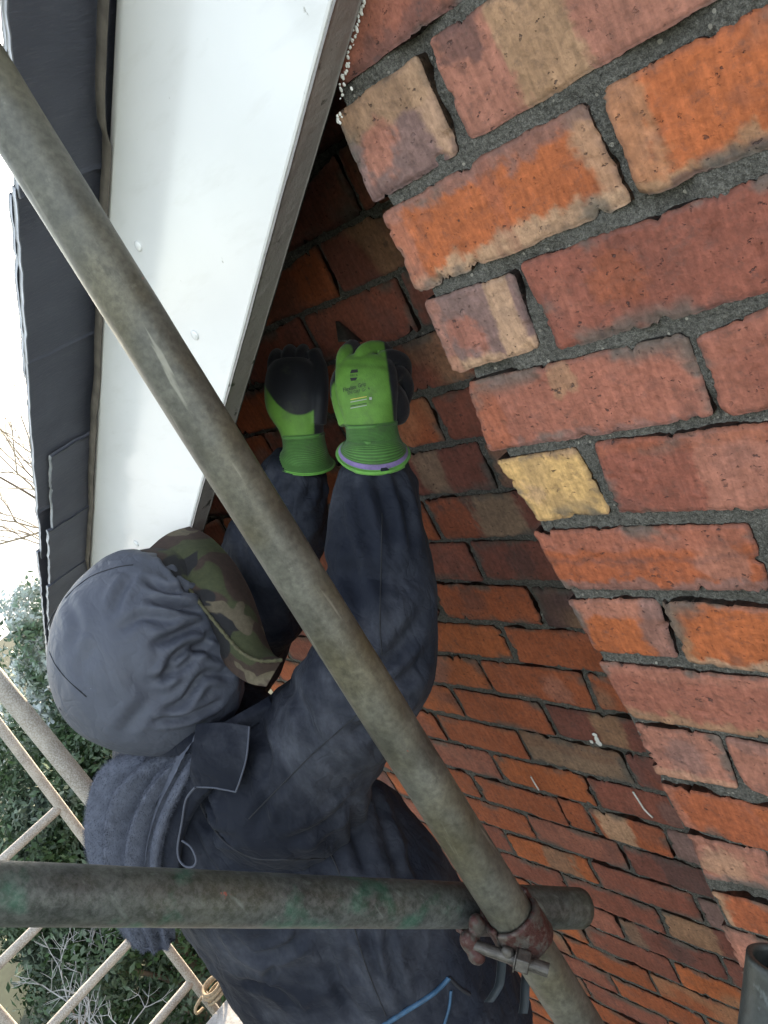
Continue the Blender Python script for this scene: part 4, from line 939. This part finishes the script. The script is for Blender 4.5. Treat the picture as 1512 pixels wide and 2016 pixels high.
for nm, pts, r, mt_ in (('blue_piping', [(745, 2025), (800, 1990), (850, 1958), (878, 1932), (884, 1924)], .0042, M_BLUE), ('dark_piping', [(884, 1924), (905, 1945), (925, 1958)], .003, M_JSEAM), ('piping_tail', [(888, 1950), (884, 1985), (872, 2025)], .0024, M_BLUE)):
    seam(nm, pts, r, mt_, jacket, [BJ], 1.24, .002, 40)
for lb2, pts in (('dark webbing strap tail hanging under the coupler, nearer the worker', [(975, 1800, .985), (988, 1860, .99), (985, 1930, 1.0), (975, 1955, 1.0), (962, 1974, 1.0)]), ('dark webbing strap tail hanging beside the upright tube, right of its neighbour', [(1030, 1800, .985), (1036, 1900, .99), (1034, 1945, 1.0), (1033, 1975, 1.0), (1030, 1996, 1.0)])):
    P = np.array([PD(*c) for c in pts]); G = np.stack([catmull(P, 24) - R[0] * .0055, catmull(P, 24) + R[0] * .0055]); v, f, _ = sheet(G, .002)
    tag(put('webbing_strap', mesh_from('webbing_strap', v, f), M_STRAP), lb2, 'strap', 'strap tails tied to the scaffold')

# gloves
GREEN, KNIT, BLACK, PURP, LIME = (.110, .255, .034), (.060, .160, .032), (.008, .009, .013), (.23, .165, .36), (.14, .37, .06)
def finger(pts, r0=.0108, r1=.0088):
    P = np.array(pts); n = len(P); v, f = loft(P, np.linspace(r0, r1, n), 22, 16); e = ellipsoid(P[-1], (r1, r1, r1), 10, 14); return [(v, f), e]
def img(p, dx, dy, dz):     # offset from p in metres: picture right, picture down, away from the camera
    return np.asarray(p) + R[0] * dx + R[1] * dy + R[2] * dz
# right hand: back of the hand to the camera, fingers curled over the tool
W0 = PD(735, 872, 1.128); W1 = PD(728, 815, 1.118); W2 = PD(722, 765, 1.112); W3 = PD(720, 725, 1.118)
parts = [loft([PD(737, 885, 1.132), W0, W1, W2, W3, PD(722, 712, 1.126)], [(.031, .023), (.032, .024), (.037, .022), (.043, .021), (.041, .020), (.034, .014)], 40, 40, ref=R[0])]
kn = [img(W3, -.034, -.004, .0), img(W3, -.012, -.010, -.004), img(W3, .012, -.008, -.003), img(W3, .034, .004, .004)]
parts += finger([img(kn[0], .004, .012, .002), img(kn[0], .004, -.014, .008), img(kn[0], .014, -.032, .030), img(kn[0], .022, -.030, .052)])
parts += finger([img(kn[1], 0, .014, .0), img(kn[1], .010, -.013, .004), img(kn[1], .034, -.022, .022), img(kn[1], .046, -.008, .046)])
parts += finger([img(kn[2], -.002, .014, 0), img(kn[2], .016, -.008, .006), img(kn[2], .040, -.006, .026), img(kn[2], .044, .014, .046)])
parts += finger([img(kn[3], -.004, .014, 0), img(kn[3], .012, .000, .010), img(kn[3], .024, .016, .030), img(kn[3], .020, .034, .044)], .0108, .009)
parts += finger([img(W1, -.030, .012, .012), img(W2, -.040, -.004, .026), img(W3, -.030, -.006, .044), img(W3, -.012, -.022, .058)], .0135, .0105)
parts += [ellipsoid(img(W1, .030, -.018, .018), (.024, .024, .034), 12, 16), ellipsoid(img(W2, .028, .006, .018), (.020, .022, .026), 12, 16)]
v, f = merge(parts); gm = remesh(v, f, .0018, 2); V = getV(gm); N = getN(gm)
bk = -(N @ R[2]); rx_ = (V - W1) @ R[0] - (V - W1) @ R[1] * .12; up = -(V - W1) @ R[1]
isb = np.maximum(sm(.030, .033, rx_ + .0 * up), sm(.02, -.08, bk)); tipd = (V - W3) @ R[2]; isb = np.maximum(isb, sm(.009, .013, tipd) * sm(.02, .03, up))
col = np.array(GREEN) * (1 - isb[:, None]) + np.array(BLACK) * isb[:, None]
cr_ = sm(.006, .0, np.abs(up - .062 + .1 * rx_)) ; col *= (1 - .25 * cr_ * (1 - isb))[:, None]
setV(gm, V + N * (.0007 * fold(V, 81, 60, R[0], 2))[:, None]); setcol(gm, col)
gloveR = put('glove', gm, M_GLOVE, person); gloveR['label'] = 'bright green knit glove with printed back on the raised right hand'
def cuff(name, pts, rads, rim_from, rim_cols, parent, ref):
    n, m = 200, 56
    def dsp(s, t, P): return .0005 * np.sin(s * 2 * math.pi * 32) * (s < rim_from) + .0022 * np.exp(-((s - .97) / .03) ** 2)
    v, f = loft(pts, rads, n, m, dsp, ref=ref, cap=False)
    s = np.repeat(np.linspace(0, 1, n), m); stripe = .5 + .5 * np.sin(s * 2 * math.pi * 32)
    c = np.array(KNIT)[None] * (.62 + .7 * stripe)[:, None]
    c[s > rim_from] = rim_cols[0]; c[s > rim_from + (1 - rim_from) * .45] = rim_cols[1]
    me = mesh_from(name, v, f, c); o = put(name, me, M_GLOVE, parent)
    md = o.modifiers.new('thick', 'SOLIDIFY'); md.thickness = .003; md.offset = -1; return o
cuff('knit_cuff', [PD(731, 834, 1.121), PD(732, 845, 1.123), PD(734, 862, 1.127), PD(735, 878, 1.130), PD(735, 893, 1.136)], [(.0365, .027), (.0355, .028), (.037, .032), (.0430, .042), (.0510, .056)], .84, (PURP, LIME), gloveR, R[0])
# print on the back of the glove
BG = bvh(gm)
def print_text(txt, px, py, w_px, tilt, mat, parent, name, z=1.0):
    cu = bpy.data.curves.new('t', 'FONT'); cu.body = txt; cu.align_x = 'CENTER'; cu.align_y = 'CENTER'; cu.resolution_u = 2
    ob = bpy.data.objects.new('t', cu); COL.objects.link(ob); dg = bpy.context.evaluated_depsgraph_get(); me = bpy.data.meshes.new_from_object(ob.evaluated_get(dg))
    bpy.data.objects.remove(ob)
    bm = bmesh.new(); bm.from_mesh(me); bmesh.ops.triangulate(bm, faces=bm.faces); bmesh.ops.subdivide_edges(bm, edges=[e for e in bm.edges if e.calc_length() > .3], cuts=1); bm.to_mesh(me); bm.free()
    V = getV(me); s = w_px / (V[:, 0].max() - V[:, 0].min()); ct, sn = math.cos(tilt), math.sin(tilt)
    X = px + s * (V[:, 0] * ct + V[:, 1] * sn); Yp = py + s * (V[:, 0] * sn - V[:, 1] * ct) * z
    V2 = np.array([surf(a, b, [BG], 1.1, .0013) for a, b in zip(X, Yp)]); setV(me, V2); return put(name, me, mat, parent)
def print_poly(pix, mat, parent, name):
    q = np.array(pix, float); P = []
    for i in range(12):
        for j in range(4): u_, w_ = i / 11, j / 3; a, b = (q[0] * (1 - u_) + q[1] * u_) * (1 - w_) + (q[3] * (1 - u_) + q[2] * u_) * w_; P.append(surf(a, b, [BG], 1.1, .0012))
    return put(name, mesh_from(name, P, grid_faces(12, 4)), mat, parent)
print_poly([(692, 728), (704, 727), (705, 733), (689, 735)], M_BLACKTXT, gloveR, 'logo_bar'); print_poly([(689, 744), (704, 743), (700, 749), (691, 750)], M_BLACKTXT, gloveR, 'logo_bar')
print_text('RECA', 697, 739, 15, -.08, M_BLACKTXT, gloveR, 'logo_lettering')
print_text('Flexlite Grip', 698, 762, 46, -.22, M_BLACKTXT, gloveR, 'lettering', 1.3); print_text('EN GRF Gr. 9', 706, 770, 44, -.18, M_BLACKTXT, gloveR, 'lettering', 1.1)
for k, (yy, mt) in enumerate(((786, M_YELTXT), (791, M_GREYTXT), (799, M_BLACKTXT), (803, M_GREYTXT))): print_poly([(690, yy), (722, yy - 6), (722, yy - 4.6), (690, yy + 1.4)], mt, gloveR, 'printed_line')
print_poly([(727, 782), (732, 782), (732, 787), (727, 787)], M_GREYTXT, gloveR, 'printed_dot')
# left hand: black coated fist seen from the thumb side
L0 = PD(600, 880, 1.275); L1 = PD(592, 835, 1.265); L2 = PD(580, 790, 1.262); L3 = PD(575, 735, 1.275)
parts = [loft([PD(601, 900, 1.28), L0, L1, L2, L3, PD(575, 712, 1.28)], [(.030, .025), (.031, .026), (.036, .027), (.046, .028), (.042, .026), (.030, .018)], 40, 40, ref=R[0])]
for k in range(4):
    b_ = img(L3, -.030 + .021 * k, -.006 - .008 * math.sin(k), .012)
    parts += finger([img(b_, 0, .02, -.004), img(b_, .0, -.014, -.002), img(b_, .003, -.030, .018), img(b_, .004, -.020, .040)])
parts += finger([img(L1, .026, .0, -.010), img(L2, .040, -.006, -.012), img(L3, .044, -.004, -.004), img(L3, .034, -.030, .010)], .015, .0115)
v, f = merge(parts); gm2 = remesh(v, f, .0020, 2); V = getV(gm2); N = getN(gm2)
rx_ = (V - L1) @ R[0]; up = -(V - L1) @ R[1]
arc = up - (.010 + 16.0 * (rx_ + .000) ** 2)
g = (1 - sm(-.001, .002, arc)) * (1 - sm(.0215, .0235, rx_)); g = g * sm(-.2, .1, -(N @ R[2]) + .3)
col = np.array(GREEN) * g[:, None] + np.array(BLACK) * (1 - g)[:, None]; setcol(gm2, col)
gloveL = put('glove', gm2, M_GLOVE, person); gloveL['label'] = 'green and black glove of the left hand in the shade under the barge board'
cuff('knit_cuff', [PD(597, 856, 1.270), PD(598, 867, 1.272), PD(600, 885, 1.277), PD(600, 902, 1.284), PD(600, 912, 1.288)], [(.034, .030), (.033, .030), (.035, .033), (.041, .038), (.047, .044)], .86, (KNIT, LIME), gloveL, R[0])

# pointing trowel held against the wall
tw = empty('pointing_trowel', PD(700, 690, 1.16), 'small dark pointing trowel held in the right glove against the wall', 'trowel')
tipp, t2, t3 = PY((664, 632), RY - .012), PY((690, 672), RY - .03), PD(712, 712, 1.165)
G = np.stack([np.stack([t2 + (tipp - t2) * t + R[0] * (w * (.016 * (1 - t) + .003)) for t in np.linspace(0, 1, 10)]) for w in (-1, 0, 1)])
v, f, _ = sheet(G, .0014); put('blade', mesh_from('blade', v, f), M_STEEL, tw)
v, f = loft([t2, (t2 + t3) / 2 + np.array([0, -.006, 0]), t3], [.0035, .0035, .004], 16, 10); put('tang', mesh_from('tang', v, f), M_STEEL, tw)
v, f = loft([t3, PD(730, 745, 1.165), PD(745, 780, 1.165)], [.009, .012, .011], 16, 14); put('handle', mesh_from('handle', v, f), M_TIMBER, tw)

# ---------------------------------------------------------------- garden beyond
def leaves(centers, radii, n, size, seed_, droop=0.0):
    r = np.random.default_rng(seed_); k = len(centers); w = np.array([a[0] * a[1] * a[2] for a in radii]) ** .66; w /= w.sum()
    idx = r.choice(k, n, p=w); d = r.normal(size=(n, 3)); d /= np.linalg.norm(d, axis=1)[:, None]
    rad = r.uniform(.55, 1.05, n) ** .5
    P = np.array(centers)[idx] + d * np.array(radii)[idx] * rad[:, None] + r.normal(0, .05, (n, 3))
    keep = vnoise(P * 3.2, seed_) > -.38; P = P[keep]; d = d[keep]; n = len(P)
    nrm = d + r.normal(0, .7, (n, 3)); nrm /= np.linalg.norm(nrm, axis=1)[:, None]
    a = np.cross(nrm, r.normal(size=(n, 3))); a /= np.linalg.norm(a, axis=1)[:, None]; b = np.cross(nrm, a)
    s = size * r.uniform(.6, 1.4, n)[:, None]
    V = np.stack([P - a * s, P + b * s * .42 + nrm * s * .12, P + a * s, P - b * s * .42 + nrm * s * .12], 1).reshape(-1, 3)
    tone = np.clip(.5 + .5 * vnoise(P * 2.2, seed_ + 5) + r.normal(0, .2, n), 0, 1); col = np.repeat(np.repeat(tone, 4)[:, None], 3, 1)
    return V, np.arange(4 * n).reshape(-1, 4), col
def shrub(name, label, c, h, rx, ry, n, size, mat, seed_, cat='shrub', group='evergreen shrubs below the scaffold'):
    r = random.Random(seed_); e = empty(name, (c[0], c[1], GZ), label, cat, group); cs = []; rs = []
    for k in range(16):
        t = r.random(); a = r.random() * 2 * math.pi; q = (1 - .55 * t) * (.35 + .65 * r.random())
        cs.append((c[0] + rx * q * math.cos(a), c[1] + ry * q * math.sin(a), GZ + .35 + (h - .7) * t)); s = r.uniform(.28, .5); rs.append((s * rx * .8, s * ry * .8, s * .75))
    v, f, col = leaves(cs, rs, n, size, seed_); put('crown', mesh_from('crown', v, f, col, smooth=False), mat, e)
    v, f = merge([loft([(c[0], c[1], GZ - .05), (c[0] + .05, c[1], GZ + h * .4), (c[0], c[1] + .05, GZ + h * .8)], [.07, .05, .015], 12, 8)] + [loft([(c[0], c[1], GZ + h * .25), tuple((np.array(c_) + np.array((c[0], c[1], GZ + h * .4))) / 2), c_], [.03, .02, .008], 8, 6) for c_ in cs[:8]])
    put('trunk', mesh_from('trunk', v, f), M_BARK, e)
def atd(px, py, dist): p_ = PD(px, py, dist); return p_
for (nm, lb_, px, py, dist, rx, ry, n, sz, mt, sd2) in (
    ('frosted_shrub', 'pale frosted evergreen shrub beside the lowest slates', 45, 1120, 7.2, .85, .9, 26000, .034, M_LEAFF, 1),
    ('evergreen_shrub', 'dark evergreen shrub behind the scaffold tube, left of the fleece', 120, 1400, 6.6, 1.1, 1.1, 30000, .030, M_LEAF, 2),
    ('evergreen_shrub', 'dense green shrub at the left edge above the ladder rungs', -60, 1440, 6.0, 1.0, 1.0, 26000, .030, M_LEAF, 3),
    ('evergreen_shrub', 'low dark shrub seen between the ladder rungs', 190, 1660, 5.9, 1.2, 1.2, 24000, .030, M_LEAF, 4),
    ('evergreen_shrub', 'dark shrub just under the gutter end, beyond the hood', 260, 1330, 7.6, 1.1, 1.1, 24000, .034, M_LEAF, 5),
    ('frosted_shrub', 'frost-tipped shrub at the far left edge, below the bare trees', -90, 1235, 8.4, 1.0, 1.0, 24000, .036, M_LEAFF, 6)):
    p_ = PD(px, py, dist); shrub(nm, lb_, (p_[0], p_[1]), p_[2] - GZ, rx, ry, n, sz, mt, sd2)
# unseen hedge added to block low sky light; barge board reflections suggest trees
hd = empty('unseen_hedge', (-2, -7.5, GZ), 'unseen tall evergreen hedge across the garden, added to shade the gable from low light', 'hedge')
hr = random.Random(4); cs = []; rs = []
for k in range(90): cs.append((hr.uniform(-9, 6), -7.6 + hr.uniform(-.5, .5), GZ + hr.uniform(.3, 6.6))); s_ = hr.uniform(.6, .95); rs.append((s_, .6, s_))
v, f, col = leaves(cs, rs, 42000, .075, 31); put('crown', mesh_from('crown', v, f, col, smooth=False), M_LEAF, hd)
v, f = merge([loft([(x_, -7.6, GZ - .05), (x_ + .1, -7.6, GZ + 3), (x_, -7.55, GZ + 6.2)], [.12, .09, .03], 8, 8) for x_ in np.linspace(-8.5, 5.5, 12)]); o = put('trunks', mesh_from('trunks', v, f), M_BARK, hd); o['kind'] = 'stuff'
def bare_tree(name, label, base, h, seed_, mat, levels=5, spread=.5, r0=.10, cat='tree', group='bare trees beyond the garden'):
    r = random.Random(seed_); e = empty(name, tuple(base), label, cat, group); segs = {0: [], 1: []}
    def grow(p, d, L, rad, lev):
        pts = [p]; q = p
        for k in range(3):
            d = d + np.array([r.gauss(0, .16), r.gauss(0, .16), r.gauss(.05, .1)]); d /= np.linalg.norm(d); q = q + d * L / 3; pts.append(q)
        segs[0 if lev >= levels - 1 else 1].append(loft(pts, np.linspace(rad, rad * .6, 4), 5, 5 if rad < .03 else 8, cap=False))
        if lev == 0: return
        for k in range(3 if lev > 1 else 4):
            s_ = pts[r.choice((2, 3, 3))]; dd = d + np.array([r.gauss(0, spread), r.gauss(0, spread), r.gauss(.12, .3)]); dd /= np.linalg.norm(dd)
            grow(s_, dd, L * r.uniform(.6, .8), rad * .58, lev - 1)
    grow(np.array(base, float), np.array([0, 0, 1.]), h * .36, r0, levels)
    v, f = merge(segs[0]); put('trunk', mesh_from('trunk', v, f), M_BARK, e); v, f = merge(segs[1]); put('crown', mesh_from('crown', v, f), mat, e)
for (lb_, px, py, dist, h, sd2, mt) in (('bare winter tree with fine twigs at the left edge beside the slates', 10, 780, 13, 6.9, 3, M_TWIG), ('bare winter tree behind the frosted shrub, lower than its neighbour', 40, 1010, 11, 5.2, 8, M_TWIG), ('distant bare tree showing faintly left of the top slates', -60, 640, 18, 9.0, 5, M_TWIG)):
    p_ = PD(px, py, dist); bare_tree('bare_tree', lb_, (p_[0], p_[1], GZ), h, sd2, mt, r0=.055)
for (lb_, px, py, dist, h, sd2) in (('leafless frosty twiggy bush in the bottom left corner under the ladder', 60, 1960, 5.0, 1.25, 12), ('small frosty bush of thin pale stalks right of the bottom left corner', 190, 2000, 4.9, 1.0, 15)):
    p_ = PD(px, py, dist); bare_tree('frosty_bush', lb_, (p_[0], p_[1], p_[2] - h * .75), h, sd2, M_TWIGF, levels=4, spread=.8, r0=.018, cat='bush', group='frosty bare bushes')
